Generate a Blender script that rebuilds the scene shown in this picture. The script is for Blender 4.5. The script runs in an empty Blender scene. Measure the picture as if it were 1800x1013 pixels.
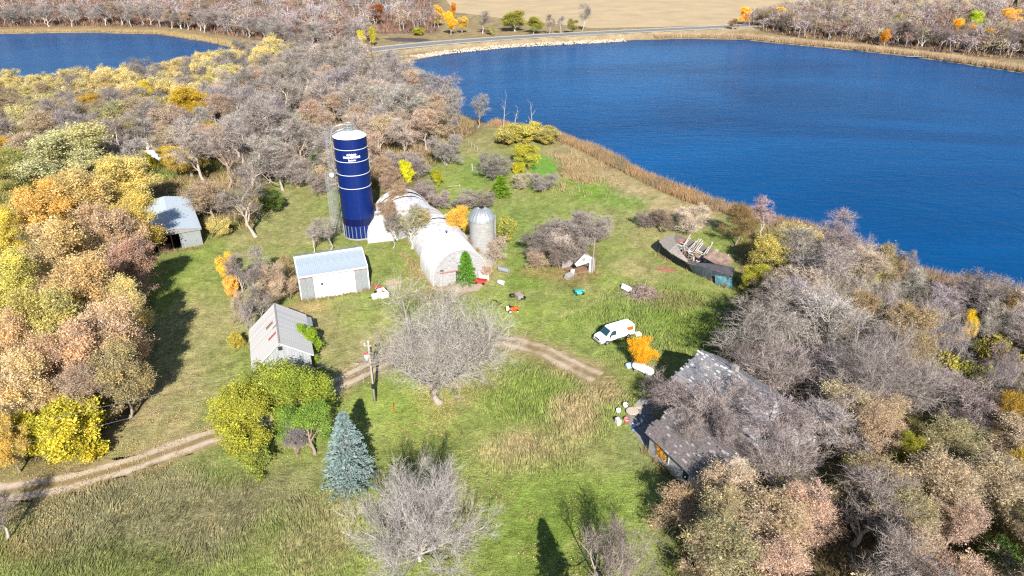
import bpy, math, random
import numpy as np
from mathutils import Vector
PI = math.pi
sc = bpy.context.scene
COL = sc.collection
random.seed(7)
RNG = np.random.default_rng(7)

# ------------------------------------------------------------------ camera
CAMH, PITCH = 51.0, math.radians(27.5)
cd = bpy.data.cameras.new('camera'); cam = bpy.data.objects.new('camera', cd); COL.objects.link(cam)
cam.location = (0, 0, CAMH); cam.rotation_euler = (PI/2-PITCH, 0, 0)
cd.sensor_width = 36; cd.lens = 24; cd.clip_start = .5; cd.clip_end = 6000
sc.camera = cam
# ------------------------------------------------------------------ light
EL, AZ = math.radians(32.2), math.radians(7.9)          # the sun stands behind the camera, a little to the right
sun_dir = Vector((math.sin(AZ)*math.cos(EL), -math.cos(AZ)*math.cos(EL), math.sin(EL)))
ld = bpy.data.lights.new('sun', 'SUN'); ld.energy = 5.0; ld.angle = math.radians(.5); ld.color = (1, .94, .85)
sun = bpy.data.objects.new('sun', ld); COL.objects.link(sun)
sun.rotation_euler = sun_dir.to_track_quat('Z', 'Y').to_euler()
w = bpy.data.worlds.new('World'); sc.world = w; w.use_nodes = True
wn = w.node_tree.nodes; wl = w.node_tree.links
bg = wn['Background']; sky = wn.new('ShaderNodeTexSky'); sky.sky_type = 'NISHITA'; sky.sun_disc = False
sky.sun_elevation = EL; sky.sun_rotation = PI-AZ; sky.altitude = 300; sky.air_density = 1.0; sky.dust_density = .4; sky.ozone_density = 1.6
wl.new(sky.outputs[0], bg.inputs[0]); bg.inputs[1].default_value = .07
sc.view_settings.view_transform = 'Standard'; sc.view_settings.look = 'None'
sc.view_settings.gamma = 1; sc.view_settings.exposure = 1.2
try: sc.view_settings.use_curve_mapping = False
except Exception: pass
sc.cycles.use_denoising = False; sc.cycles.pixel_filter_type = 'BLACKMAN_HARRIS'; sc.cycles.filter_width = 1.3
sc.cycles.max_bounces = 5; sc.cycles.transparent_max_bounces = 4

# ------------------------------------------------------------------ helpers: pixel of the photograph -> point of the place
_c, _s = math.cos(PITCH), math.sin(PITCH)
def at(px, py, z=0.):
    u = (px-900)/1200; v = -(py-506.5)/1200
    t = (z-CAMH)/(-_s+v*_c)
    return Vector((u*t, (_c+v*_s)*t, z))
def depth(p): return p[1]*_c+(CAMH-p[2])*_s
def poly(pts, z=0.): return np.array([[at(a, b, z)[0], at(a, b, z)[1]] for a, b in pts])
def inside(X, Y, pg):
    r = np.zeros(np.shape(X), bool); n = len(pg)
    for i in range(n):
        x0, y0 = pg[i]; x1, y1 = pg[(i+1) % n]
        if y0 == y1: continue
        k = ((y0 > Y) != (y1 > Y)) & (X < (x1-x0)*(Y-y0)/(y1-y0)+x0)
        r ^= k
    return r
def dist(X, Y, pl, closed=False):
    d = np.full(np.shape(X), 1e9)
    for i in range(len(pl)-(0 if closed else 1)):
        a = pl[i]; b = pl[(i+1) % len(pl)]; ab = b-a; L = max((ab**2).sum(), 1e-9)
        t = np.clip(((X-a[0])*ab[0]+(Y-a[1])*ab[1])/L, 0, 1)
        d = np.minimum(d, np.hypot(X-a[0]-t*ab[0], Y-a[1]-t*ab[1]))
    return d
def hsh(i, j): 
    v = np.sin(i*127.1+j*311.7)*43758.5453
    return v-np.floor(v)
def vnoise(X, Y, sc_, oct=4, seed=0):
    r = 0; a = 1; tot = 0
    for o in range(oct):
        x = X/sc_+seed*17.3; y = Y/sc_+seed*9.1
        i = np.floor(x); j = np.floor(y); fx = x-i; fy = y-j
        fx = fx*fx*(3-2*fx); fy = fy*fy*(3-2*fy)
        r = r+a*((hsh(i, j)*(1-fx)+hsh(i+1, j)*fx)*(1-fy)+(hsh(i, j+1)*(1-fx)+hsh(i+1, j+1)*fx)*fy)
        tot += a; a *= .55; sc_ *= .5
    return r/tot

# ------------------------------------------------------------------ helpers: objects
def tag(o, label=None, cat=None, group=None, kind=None):
    if label: o['label'] = label
    if cat: o['category'] = cat
    if group: o['group'] = group
    if kind: o['kind'] = kind
    return o
def thing(name, label, cat, loc=(0, 0, 0), rz=0., group=None):
    o = bpy.data.objects.new(name, None); COL.objects.link(o); o.empty_display_size = .3
    o.location = loc; o.rotation_euler = (0, 0, rz)
    return tag(o, label, cat, group)
def link(name, me, parent=None, color=None):
    o = bpy.data.objects.new(name, me); COL.objects.link(o)
    if parent: o.parent = parent
    if color: o.color = (*color, 1)
    return o
def mesh_np(name, V, faces, mats, col=None, smooth=False, matidx=None):
    """faces: list of (n,k) int arrays"""
    me = bpy.data.meshes.new(name)
    V = np.asarray(V, np.float32); me.vertices.add(len(V)); me.vertices.foreach_set('co', V.ravel())
    loops = np.concatenate([f.ravel() for f in faces]).astype(np.int32)
    sizes = np.concatenate([np.full(len(f), f.shape[1]) for f in faces]).astype(np.int32)
    st = np.concatenate([[0], np.cumsum(sizes)[:-1]]).astype(np.int32)
    me.loops.add(len(loops)); me.loops.foreach_set('vertex_index', loops)
    me.polygons.add(len(sizes)); me.polygons.foreach_set('loop_start', st)
    try: me.polygons.foreach_set('loop_total', sizes)
    except Exception: pass
    for m in mats: me.materials.append(m)
    if matidx is not None: me.polygons.foreach_set('material_index', np.asarray(matidx, np.int32))
    if smooth: me.polygons.foreach_set('use_smooth', np.ones(len(sizes), bool))
    if col is not None:
        a = me.color_attributes.new('tint', 'FLOAT_COLOR', 'POINT')
        c4 = np.ones((len(V), 4), np.float32); c4[:, :3] = col; a.data.foreach_set('color', c4.ravel())
    me.update(calc_edges=True); me.validate()
    return me
class M:
    """collects simple solids; build() links them as ONE mesh object"""
    def __init__(s): s.v = []; s.f = []
    def add(s, vs, fs):
        n = len(s.v); s.v += [tuple(v) for v in vs]; s.f += [tuple(i+n for i in f) for f in fs]; return s
    def box(s, c, d, rz=0., rx=0., ry=0.):
        from mathutils import Euler
        R = Euler((rx, ry, rz)).to_matrix(); c = Vector(c); x, y, z = d[0]/2, d[1]/2, d[2]/2
        vs = [c+R@Vector((a*x, b*y, e*z)) for e in (-1, 1) for b in (-1, 1) for a in (-1, 1)]
        return s.add(vs, [(0, 2, 3, 1), (4, 5, 7, 6), (0, 1, 5, 4), (2, 6, 7, 3), (0, 4, 6, 2), (1, 3, 7, 5)])
    def tube(s, pts, r, n=8, caps=True):
        pts = [Vector(p) for p in pts]; rs = r if isinstance(r, (list, tuple)) else [r]*len(pts)
        vs = []; fs = []
        for i, p in enumerate(pts):
            t = (pts[min(i+1, len(pts)-1)]-pts[max(i-1, 0)]).normalized()
            a = t.orthogonal().normalized() if i == 0 else (a-t*a.dot(t)).normalized()
            b = t.cross(a)
            for k in range(n):
                q = 2*PI*k/n; vs.append(p+(a*math.cos(q)+b*math.sin(q))*rs[i])
        for i in range(len(pts)-1):
            for k in range(n):
                k2 = (k+1) % n; fs.append((i*n+k, i*n+k2, (i+1)*n+k2, (i+1)*n+k))
        if caps: fs.append(tuple(range(n-1, -1, -1))); m = (len(pts)-1)*n; fs.append(tuple(range(m, m+n)))
        return s.add(vs, fs)
    def lathe(s, prof, n=24, c=(0, 0, 0)):
        vs = []; fs = []
        for r, z in prof:
            for k in range(n):
                q = 2*PI*k/n; vs.append((c[0]+r*math.cos(q), c[1]+r*math.sin(q), c[2]+z))
        for i in range(len(prof)-1):
            for k in range(n):
                k2 = (k+1) % n; fs.append((i*n+k, i*n+k2, (i+1)*n+k2, (i+1)*n+k))
        return s.add(vs, fs)
    def prism(s, prof, y0, y1, ax='y'):
        """profile of (x,z) pushed from y0 to y1"""
        n = len(prof); g = (lambda x, y, z: (x, y, z)) if ax == 'y' else (lambda x, y, z: (y, x, z))
        vs = [g(x, y0, z) for x, z in prof]+[g(x, y1, z) for x, z in prof]
        fs = [(i, (i+1) % n, n+(i+1) % n, n+i) for i in range(n)]+[tuple(range(n-1, -1, -1)), tuple(range(n, 2*n))]
        return s.add(vs, fs)
    def mesh(s, name, mat, smooth=False):
        me = bpy.data.meshes.new(name); me.from_pydata([tuple(v) for v in s.v], [], s.f); me.materials.append(mat)
        if smooth:
            for p in me.polygons: p.use_smooth = True
        me.update(); return me
    def build(s, name, mat, parent=None, smooth=False, bevel=0):
        o = link(name, s.mesh(name, mat, smooth), parent)
        if bevel:
            b = o.modifiers.new('bevel', 'BEVEL'); b.width = bevel; b.segments = 2
        return o

# ------------------------------------------------------------------ materials
def mat(name, color=(.5, .5, .5), rough=.8, metal=0., spec=.3, noise=None, attr=False, objcol=False, trans=0., bump=0., bscale=8., stretch=(1, 1, 1), grime=None, coat=0.):
    m = bpy.data.materials.new(name); m.use_nodes = True
    N = m.node_tree.nodes; L = m.node_tree.links; b = N['Principled BSDF']
    b.inputs['Roughness'].default_value = rough; b.inputs['Metallic'].default_value = metal
    b.inputs['Specular IOR Level'].default_value = spec; b.inputs['Coat Weight'].default_value = coat
    b.inputs['Base Color'].default_value = (*color, 1)
    out = None
    def mul(a_sock, b_sock):
        x = N.new('ShaderNodeMix'); x.data_type = 'RGBA'; x.blend_type = 'MULTIPLY'; x.inputs[0].default_value = 1
        L.new(a_sock, x.inputs[6]); L.new(b_sock, x.inputs[7]); return x.outputs[2]
    if attr:
        a = N.new('ShaderNodeAttribute'); a.attribute_name = 'tint'; out = a.outputs['Color']
    if objcol:
        o = N.new('ShaderNodeObjectInfo'); out = mul(out, o.outputs['Color']) if out else o.outputs['Color']
    if noise or bump or grime:
        tc = N.new('ShaderNodeTexCoord'); mp = N.new('ShaderNodeMapping'); L.new(tc.outputs['Object'], mp.inputs[0]); mp.inputs['Scale'].default_value = stretch
    if noise:   # (scale, lo, hi)
        t = N.new('ShaderNodeTexNoise'); t.inputs['Scale'].default_value = noise[0]; t.inputs['Detail'].default_value = 6; t.inputs['Roughness'].default_value = .65
        L.new(mp.outputs[0], t.inputs[0])
        r = N.new('ShaderNodeMapRange'); L.new(t.outputs[0], r.inputs[0]); r.inputs[1].default_value = .3; r.inputs[2].default_value = .7
        r.inputs[3].default_value = noise[1]; r.inputs[4].default_value = noise[2]
        if out is None:
            rgb = N.new('ShaderNodeRGB'); rgb.outputs[0].default_value = (*color, 1); out = rgb.outputs[0]
        out = mul(out, r.outputs[0])
    if grime:   # (colour, scale, threshold) stains with a shape of their own
        t = N.new('ShaderNodeTexNoise'); t.inputs['Scale'].default_value = grime[1]; t.inputs['Detail'].default_value = 8; t.inputs['Roughness'].default_value = .7
        L.new(mp.outputs[0], t.inputs[0])
        r = N.new('ShaderNodeMapRange'); L.new(t.outputs[0], r.inputs[0]); r.inputs[1].default_value = grime[2]; r.inputs[2].default_value = grime[2]+.12
        x = N.new('ShaderNodeMix'); x.data_type = 'RGBA'; L.new(r.outputs[0], x.inputs[0])
        if out is None: x.inputs[6].default_value = (*color, 1)
        else: L.new(out, x.inputs[6])
        x.inputs[7].default_value = (*grime[0], 1); out = x.outputs[2]
    if out is not None: L.new(out, b.inputs['Base Color'])
    if bump:
        t = N.new('ShaderNodeTexNoise'); t.inputs['Scale'].default_value = bscale; t.inputs['Detail'].default_value = 5
        L.new(mp.outputs[0], t.inputs[0]); bp = N.new('ShaderNodeBump'); bp.inputs['Strength'].default_value = 1; bp.inputs['Distance'].default_value = bump
        L.new(t.outputs[0], bp.inputs['Height']); L.new(bp.outputs[0], b.inputs['Normal'])
    if trans:
        tr = N.new('ShaderNodeBsdfTranslucent'); mx = N.new('ShaderNodeMixShader'); mx.inputs[0].default_value = trans
        if out is not None: L.new(out, tr.inputs[0])
        L.new(b.outputs[0], mx.inputs[1]); L.new(tr.outputs[0], mx.inputs[2]); L.new(mx.outputs[0], N['Material Output'].inputs[0])
    return m
LEAF = mat('leaf', attr=True, objcol=True, rough=.6, spec=.2, trans=.35)
TWIG = mat('twig', attr=True, objcol=True, rough=.85, spec=.1)
BARK = mat('bark', objcol=True, rough=.9, spec=.1, noise=(3, .65, 1.3))
BLADE = mat('blade', attr=True, rough=.75, spec=.15, trans=.25)
WHITE = mat('white_paint', (.6, .6, .59), .45, grime=((.45, .42, .38), .6, .63))
WHITEC = mat('clean_white', (.82, .83, .84), .3, coat=.4)
WEATH = mat('weathered_white_boards', (.27, .265, .275), .8, noise=(1.5, .55, 1.4), stretch=(1, 1, 6), grime=((.1, .09, .09), 1.6, .6))
GREYWD = mat('grey_wood', (.24, .22, .21), .85, noise=(3, .55, 1.3), stretch=(1, 4, 4))
DARKWD = mat('dark_shaded_boards', (.035, .045, .05), .85, noise=(2, .5, 1.5))  # barn end boards, shade put into the dark colour
BRWNWD = mat('brown_wood', (.2, .12, .075), .85, noise=(3, .5, 1.4))
REDWD = mat('faded_red_wood', (.3, .1, .08), .8, noise=(3, .6, 1.3))
GALV = mat('galvanised_metal', (.36, .39, .42), .42, .55, noise=(.8, .85, 1.1), grime=((.38, .36, .34), .5, .66))
GALVD = mat('dull_galvanised_metal', (.36, .38, .4), .5, .5, noise=(1.2, .75, 1.15))
ROOFG = mat('pale_steel_roof', (.37, .43, .49), .45, .35, noise=(.7, .85, 1.12))
RUST = mat('rust', (.2, .07, .035), .9, noise=(6, .6, 1.4))
BLUEP = mat('blue_enamel', (.001, .011, .09), .42, spec=.3, noise=(.5, .8, 1.2))
NAVYP = mat('navy_enamel', (.0015, .004, .04), .38)
SEAM = mat('blue_seam', (.012, .035, .19), .5)
BLACK = mat('black_rubber', (.012, .012, .013), .7)
DARKIN = mat('interior_shade', (.02, .018, .016), .95)  # near-black colour standing in for the shade inside openings
GLASS = mat('tinted_glass', (.015, .05, .07), .06, spec=.8)
ORANGE = mat('orange_paint', (.42, .085, .008), .4)
REDP = mat('red_paint', (.55, .04, .03), .45)
TEAL = mat('teal_paint', (.06, .42, .38), .5, noise=(5, .8, 1.1))
GREENP = mat('green_tarp', (.02, .3, .22), .5)
CONC = mat('concrete', (.25, .245, .235), .85, noise=(1.5, .8, 1.15), grime=((.25, .24, .22), 1., .62))
SHING = mat('grey_shingles', (.12, .105, .105), .9, noise=(5, .5, 1.6), grime=((.05, .045, .04), .7, .58))
SHINGW = mat('pale_shingles', (.5, .49, .48), .85, noise=(4, .6, 1.2), grime=((.25, .22, .2), 1.1, .54))
CHROME = mat('bare_metal', (.6, .6, .6), .3, .8)
POLEWD = mat('pole_wood', (.33, .29, .25), .85, noise=(4, .7, 1.2), stretch=(4, 4, 1))

# ------------------------------------------------------------------ the land, the lakes, the road
WZ = -1.2
LAKE_R = poly([(688,116),(720,106),(800,91),(900,81),(1000,75),(1100,70),(1200,68),(1300,69),(1400,79),(1500,88),(1600,99),(1700,113),(1800,128),(2300,200),(2600,700),(2100,640),(1900,560),(1800,535),(1700,519),(1620,503),(1540,468),(1440,423),(1340,393),(1250,370),(1180,341),(1100,304),(1040,271),(960,238),(870,224),(800,203),(740,172),(700,147)], WZ)
LAKE_L = poly([(-600,62),(0,59),(150,57),(280,60),(370,74),(450,93),(490,103),(420,118),(330,138),(250,152),(150,168),(0,175),(-600,200)], WZ)
POND = poly([(928,278),(945,272),(965,277),(978,288),(976,302),(955,310),(935,300)], 0)
MARSH = poly([(672,68),(700,66),(745,68),(760,71),(735,74),(695,73)], 0)
FIELD = poly([(740,-60),(800,22),(880,32),(1040,50),(1290,45),(1345,24),(1480,15),(1800,17),(2600,22),(2600,-60)], 0)
ROADL = poly([(420,136),(500,117),(545,108),(620,97),(700,87),(800,78),(900,71),(1000,65),(1100,60),(1200,55),(1300,50),(1400,44),(1600,33)], 0)
TRACK = poly([(-160,888),(0,868),(120,849),(240,814),(330,782),(385,763),(450,738),(520,712),(580,682),(640,652),(690,628),(740,612),(800,601),(860,597),(905,602),(960,619),(1005,642),(1050,664)], 0)
GREEN = (.145,.215,.036); LIME = (.215,.275,.06); DRY = (.33,.26,.14); OLIVE = (.2,.185,.1); MOWED = (.25,.235,.1)
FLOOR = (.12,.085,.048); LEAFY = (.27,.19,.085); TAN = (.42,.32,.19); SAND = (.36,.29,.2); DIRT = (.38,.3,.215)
BLOBS = [  # px, py, rx, ry, colour, weight
 (300,620,110,150,(.3,.27,.125),.8),(330,480,60,90,LIME,.6),(330,700,90,60,DRY,.55),(250,760,160,40,DRY,.6),(150,830,150,25,LEAFY,.7),(60,960,80,40,LEAFY,.8),
 (620,590,120,60,MOWED,.7),(560,560,90,40,DRY,.35),(480,390,80,60,MOWED,.7),(520,340,60,40,MOWED,.6),(440,420,60,20,DRY,.35),(410,450,25,12,SAND,.6),
 (640,560,50,25,LIME,.6),(600,620,70,40,DRY,.3),(690,500,14,10,DIRT,.9),(640,640,60,20,DRY,.5),
 (250,900,320,95,OLIVE,.95),(150,1000,200,60,(.12,.135,.05),.6),(560,930,90,80,(.25,.22,.11),.7),(420,830,70,30,GREEN,.5),(500,860,120,60,OLIVE,.5),
 (700,700,100,50,LIME,.9),(790,690,60,40,LEAFY,.35),(740,760,70,40,LIME,.5),(930,690,80,60,GREEN,.6),(850,660,60,30,DRY,.3),(780,900,80,60,(.3,.26,.12),.45),
 (1010,730,55,40,DRY,.95),(1060,690,50,30,DRY,.8),(930,800,90,40,DRY,.75),(1040,820,70,30,DRY,.4),(990,770,100,40,DRY,.45),(1140,790,60,60,(.2,.22,.09),.7),
 (1000,880,160,90,GREEN,.7),(950,960,120,70,(.14,.2,.035),.7),(1130,900,100,80,LIME,.5),(1100,980,120,50,LIME,.4),
 (960,560,120,30,LIME,.6),(1100,560,120,60,(.16,.23,.05),.6),(1200,560,80,60,GREEN,.6),(1180,530,60,20,(.2,.15,.08),.5),(1060,500,70,30,LIME,.5),(920,480,50,30,(.12,.21,.03),.7),
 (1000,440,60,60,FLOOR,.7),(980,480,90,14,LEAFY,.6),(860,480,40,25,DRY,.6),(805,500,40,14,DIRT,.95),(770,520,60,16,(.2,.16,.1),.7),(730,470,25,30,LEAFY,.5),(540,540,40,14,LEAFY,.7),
 (1130,470,60,25,DRY,.5),(1150,400,60,40,DRY,.5),(1080,390,60,40,MOWED,.5),(1040,330,50,25,(.13,.24,.03),.9),(1100,350,60,20,(.15,.23,.05),.7),
 (1000,270,40,24,DRY,.9),(1060,290,40,24,DRY,.95),(1120,330,50,20,DRY,.95),(1180,360,50,20,DRY,.9),(1230,385,60,18,DRY,.8),(1040,300,80,30,(.3,.22,.12),.6),
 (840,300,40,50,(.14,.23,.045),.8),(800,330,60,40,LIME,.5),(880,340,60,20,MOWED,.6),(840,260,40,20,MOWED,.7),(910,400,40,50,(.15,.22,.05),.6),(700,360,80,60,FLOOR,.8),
 (560,400,60,40,MOWED,.7),(400,270,25,12,GREEN,.9),(500,470,60,30,(.16,.18,.06),.4),(880,620,120,20,DRY,.35),(1000,650,80,18,DRY,.35),(760,600,140,26,DRY,.6)]
WORN = [poly([(905,600),(960,560),(1040,530),(1090,500),(1130,465),(1125,430),(1080,400)]), poly([(640,640),(650,580),(665,545),(720,500),(740,480)]), poly([(330,740),(310,650),(320,560),(350,480),(420,430),(520,400)])]
def ground_col(X, Y):
    n1 = vnoise(X, Y, 9, 5, 1); n2 = vnoise(X, Y, 2.2, 4, 2); n3 = vnoise(X, Y, .7, 2, 3)
    C = np.empty(X.shape+(3,)); C[:] = (.195,.23,.065)
    for px, py, rx, ry, c, wt in BLOBS:
        p = at(px, py); dp = depth(p); wx = rx*dp/1200; wy = ry*dp/1200/max(.09, CAMH/math.hypot(p[1], CAMH))
        q = ((X-p[0])/wx)**2+((Y-p[1])/wy)**2
        k = np.clip(1.25-q+(n1-.5)*1.6+(n2-.5)*.9, 0, 1)[..., None]*wt
        C = C*(1-k)+np.array(c)*k
    far = np.clip((Y-150)/80, 0, 1)[..., None]
    C = C*(1-far)+np.array((.24,.185,.1))*far
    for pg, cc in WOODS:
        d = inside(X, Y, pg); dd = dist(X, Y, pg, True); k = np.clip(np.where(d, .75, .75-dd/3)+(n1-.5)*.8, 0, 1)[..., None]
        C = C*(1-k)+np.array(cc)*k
    dry = np.clip((n2-.56)*4, 0, 1)[..., None]*np.clip((n1-.35)*3, 0, 1)[..., None]*.5
    C = C*(1-dry)+np.array((.31,.25,.13))*dry
    dsh = np.minimum(dist(X, Y, LAKE_R, True), dist(X, Y, LAKE_L, True))
    k = np.clip(1-dsh/np.where(Y > 200, 10, 5), 0, 1)[..., None]*.8; C = C*(1-k)+np.array((.27,.2,.11))*k
    dr = dist(X, Y, ROADL); k = np.clip(1.6-dr/11, 0, 1)[..., None]*.7; C = C*(1-k)+np.array((.36,.29,.19))*k
    for pl in WORN:
        dw = np.abs(dist(X, Y, pl)-.8); k = np.clip(1-dw/.55+(n2-.5)*1.2, 0, 1)[..., None]*.5; C = C*(1-k)+np.array((.3, .255, .12))*k
    dt = dist(X, Y, TRACK); k = np.clip(1.7-dt/2.2+(n2-.5), 0, 1)[..., None]*.6; C = C*(1-k)+np.array((.25,.19,.1))*k
    C = C*(.72+.56*n3)[..., None]*(.8+.4*n2)[..., None]
    return C
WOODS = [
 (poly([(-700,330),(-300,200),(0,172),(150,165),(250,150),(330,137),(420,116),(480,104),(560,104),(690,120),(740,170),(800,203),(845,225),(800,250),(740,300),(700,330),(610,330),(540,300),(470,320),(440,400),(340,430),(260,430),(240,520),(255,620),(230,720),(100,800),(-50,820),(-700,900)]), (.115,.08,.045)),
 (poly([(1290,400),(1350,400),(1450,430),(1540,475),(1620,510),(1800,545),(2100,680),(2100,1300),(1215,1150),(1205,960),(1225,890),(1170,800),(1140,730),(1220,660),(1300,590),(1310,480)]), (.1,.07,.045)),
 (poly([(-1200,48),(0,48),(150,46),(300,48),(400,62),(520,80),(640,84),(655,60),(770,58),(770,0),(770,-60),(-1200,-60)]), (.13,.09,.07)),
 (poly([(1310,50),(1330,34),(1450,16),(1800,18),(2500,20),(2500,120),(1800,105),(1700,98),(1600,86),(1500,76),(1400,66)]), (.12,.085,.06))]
def height(X, Y):
    inR = inside(X, Y, LAKE_R); inL = inside(X, Y, LAKE_L)
    dR = dist(X, Y, LAKE_R, True); dL = dist(X, Y, LAKE_L, True)
    s = np.where(inR, -dR, dR); s = np.minimum(s, np.where(inL, -dL, dL))
    wob = (vnoise(X, Y, 6, 3, 5)-.5)*3
    h = np.clip((s+wob-3)/5, -1, 0)*1.2*1.0+np.where(s < 0, s*.15, 0)
    h = np.maximum(h, -4)
    dr = dist(X, Y, ROADL); h = np.maximum(h, np.clip(1.3-np.maximum(dr-8, 0)*.35, -4, 1.3))
    return np.where(inside(X, Y, POND), -.5, h)
nr, ncol = 430, 420
yy = 15*(2800/15)**(np.arange(nr)/(nr-1)); tt = np.linspace(-1.2, 1.2, ncol)
GY, GT = np.meshgrid(yy, tt, indexing='ij'); GX = GT*(GY+28)
GZ = height(GX, GY)
V = np.stack([GX, GY, GZ], -1).reshape(-1, 3); idx = np.arange(nr*ncol).reshape(nr, ncol)
F4 = np.stack([idx[:-1, :-1], idx[:-1, 1:], idx[1:, 1:], idx[1:, :-1]], -1).reshape(-1, 4)
def ground_mat(name):
    m = mat(name, attr=True, rough=.95, spec=.05); N = m.node_tree.nodes; L = m.node_tree.links; b = N['Principled BSDF']
    g = N.new('ShaderNodeNewGeometry'); src = N['Attribute'].outputs['Color']
    def noise(scale, det, sx=1, dist_=0.):
        mp = N.new('ShaderNodeMapping'); mp.inputs['Scale'].default_value = (sx, 1, 1); L.new(g.outputs['Position'], mp.inputs[0])
        t = N.new('ShaderNodeTexNoise'); t.inputs['Scale'].default_value = scale; t.inputs['Detail'].default_value = det; t.inputs['Roughness'].default_value = .7
        t.inputs['Distortion'].default_value = dist_
        L.new(mp.outputs[0], t.inputs[0]); return t.outputs[0]
    def rng(s, lo, hi, a=.3, c=.7):
        r = N.new('ShaderNodeMapRange'); L.new(s, r.inputs[0]); r.inputs[1].default_value = a; r.inputs[2].default_value = c; r.inputs[3].default_value = lo; r.inputs[4].default_value = hi; return r.outputs[0]
    def mul(a, c):
        x = N.new('ShaderNodeMix'); x.data_type = 'RGBA'; x.blend_type = 'MULTIPLY'; x.inputs[0].default_value = 1; L.new(a, x.inputs[6]); L.new(c, x.inputs[7]); return x.outputs[2]
    o = mul(mul(src, rng(noise(2.2, 8, .6, 1.5), .5, 1.45)), rng(noise(.45, 6, 1, 2.), .68, 1.3))
    # small bleached stems and fallen leaves
    r = rng(noise(7, 3), 0, .55, .6, .72); x = N.new('ShaderNodeMix'); x.data_type = 'RGBA'; L.new(r, x.inputs[0]); L.new(o, x.inputs[6]); x.inputs[7].default_value = (.3, .23, .1, 1)
    L.new(x.outputs[2], b.inputs['Base Color'])
    bp = N.new('ShaderNodeBump'); bp.inputs['Distance'].default_value = .25; bp.inputs['Strength'].default_value = .8
    L.new(noise(2.6, 8, .5, 1.5), bp.inputs['Height']); L.new(bp.outputs[0], b.inputs['Normal'])
    return m
GROUND = ground_mat('ground')
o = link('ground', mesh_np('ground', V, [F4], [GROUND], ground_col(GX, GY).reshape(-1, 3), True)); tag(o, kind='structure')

def water_mat(name, base, deep):
    m = mat(name, base, .22, spec=.03); N = m.node_tree.nodes; L = m.node_tree.links; b = N['Principled BSDF']; b.inputs['IOR'].default_value = 1.33
    g = N.new('ShaderNodeNewGeometry')
    def nz(scale, det, rz, sx, dist_=0.):
        mp = N.new('ShaderNodeMapping'); mp.inputs['Rotation'].default_value = (0, 0, rz); mp.inputs['Scale'].default_value = (sx, 1, 1); L.new(g.outputs['Position'], mp.inputs[0])
        t = N.new('ShaderNodeTexNoise'); t.inputs['Scale'].default_value = scale; t.inputs['Detail'].default_value = det; t.inputs['Roughness'].default_value = .6; t.inputs['Distortion'].default_value = dist_
        L.new(mp.outputs[0], t.inputs[0]); return t.outputs[0]
    a = nz(.9, 3, .35, .35, .6); c = nz(.16, 3, .5, .4, 1.)
    ad = N.new('ShaderNodeMath'); ad.operation = 'MULTIPLY_ADD'; L.new(c, ad.inputs[0]); ad.inputs[1].default_value = 1.6; L.new(a, ad.inputs[2])
    bp = N.new('ShaderNodeBump'); bp.inputs['Distance'].default_value = .15; bp.inputs['Strength'].default_value = 1; L.new(ad.outputs[0], bp.inputs['Height']); L.new(bp.outputs[0], b.inputs['Normal'])
    big = nz(.012, 4, .3, .5, 1.); r = N.new('ShaderNodeMapRange'); L.new(big, r.inputs[0]); r.inputs[1].default_value = .35; r.inputs[2].default_value = .65
    x = N.new('ShaderNodeMix'); x.data_type = 'RGBA'; L.new(r.outputs[0], x.inputs[0]); x.inputs[6].default_value = (*deep, 1); x.inputs[7].default_value = (*base, 1); L.new(x.outputs[2], b.inputs['Base Color'])
    return m
WATER = water_mat('lake_water', (.0001, .066, .205), (.0001, .036, .125))
def sheet(name, pg, z, m, grow=0., kind='structure', label=None):
    me = bpy.data.meshes.new(name); me.from_pydata([(a, b, z) for a, b in pg], [], [tuple(range(len(pg)))]); me.materials.append(m)
    return tag(link(name, me), label, kind=kind)
def grown(pg, d):
    c = pg.mean(0); v = pg-c; return c+v*(1+d/np.linalg.norm(v, axis=1))[:, None]
def rect(x0, y0, x1, y1): return np.array([(x0, y0), (x1, y0), (x1, y1), (x0, y1)])
# water lies below the land everywhere; the shore is where the land dips under it
wr = grown(LAKE_R, 9); wlft = grown(LAKE_L, 9)
sheet('lake_water', wr, WZ, WATER); sheet('lake_water', wlft, WZ, WATER)
ALG = mat('duckweed', (.12, .24, .03), .8, noise=(1, .7, 1.2))
tag(sheet('pond_water', grown(POND, 1.0), -.25, ALG))
tag(sheet('marsh_water', MARSH, .006, mat('marsh_mud', (.07, .055, .05), .6, noise=(.3, .6, 1.5))))
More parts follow.
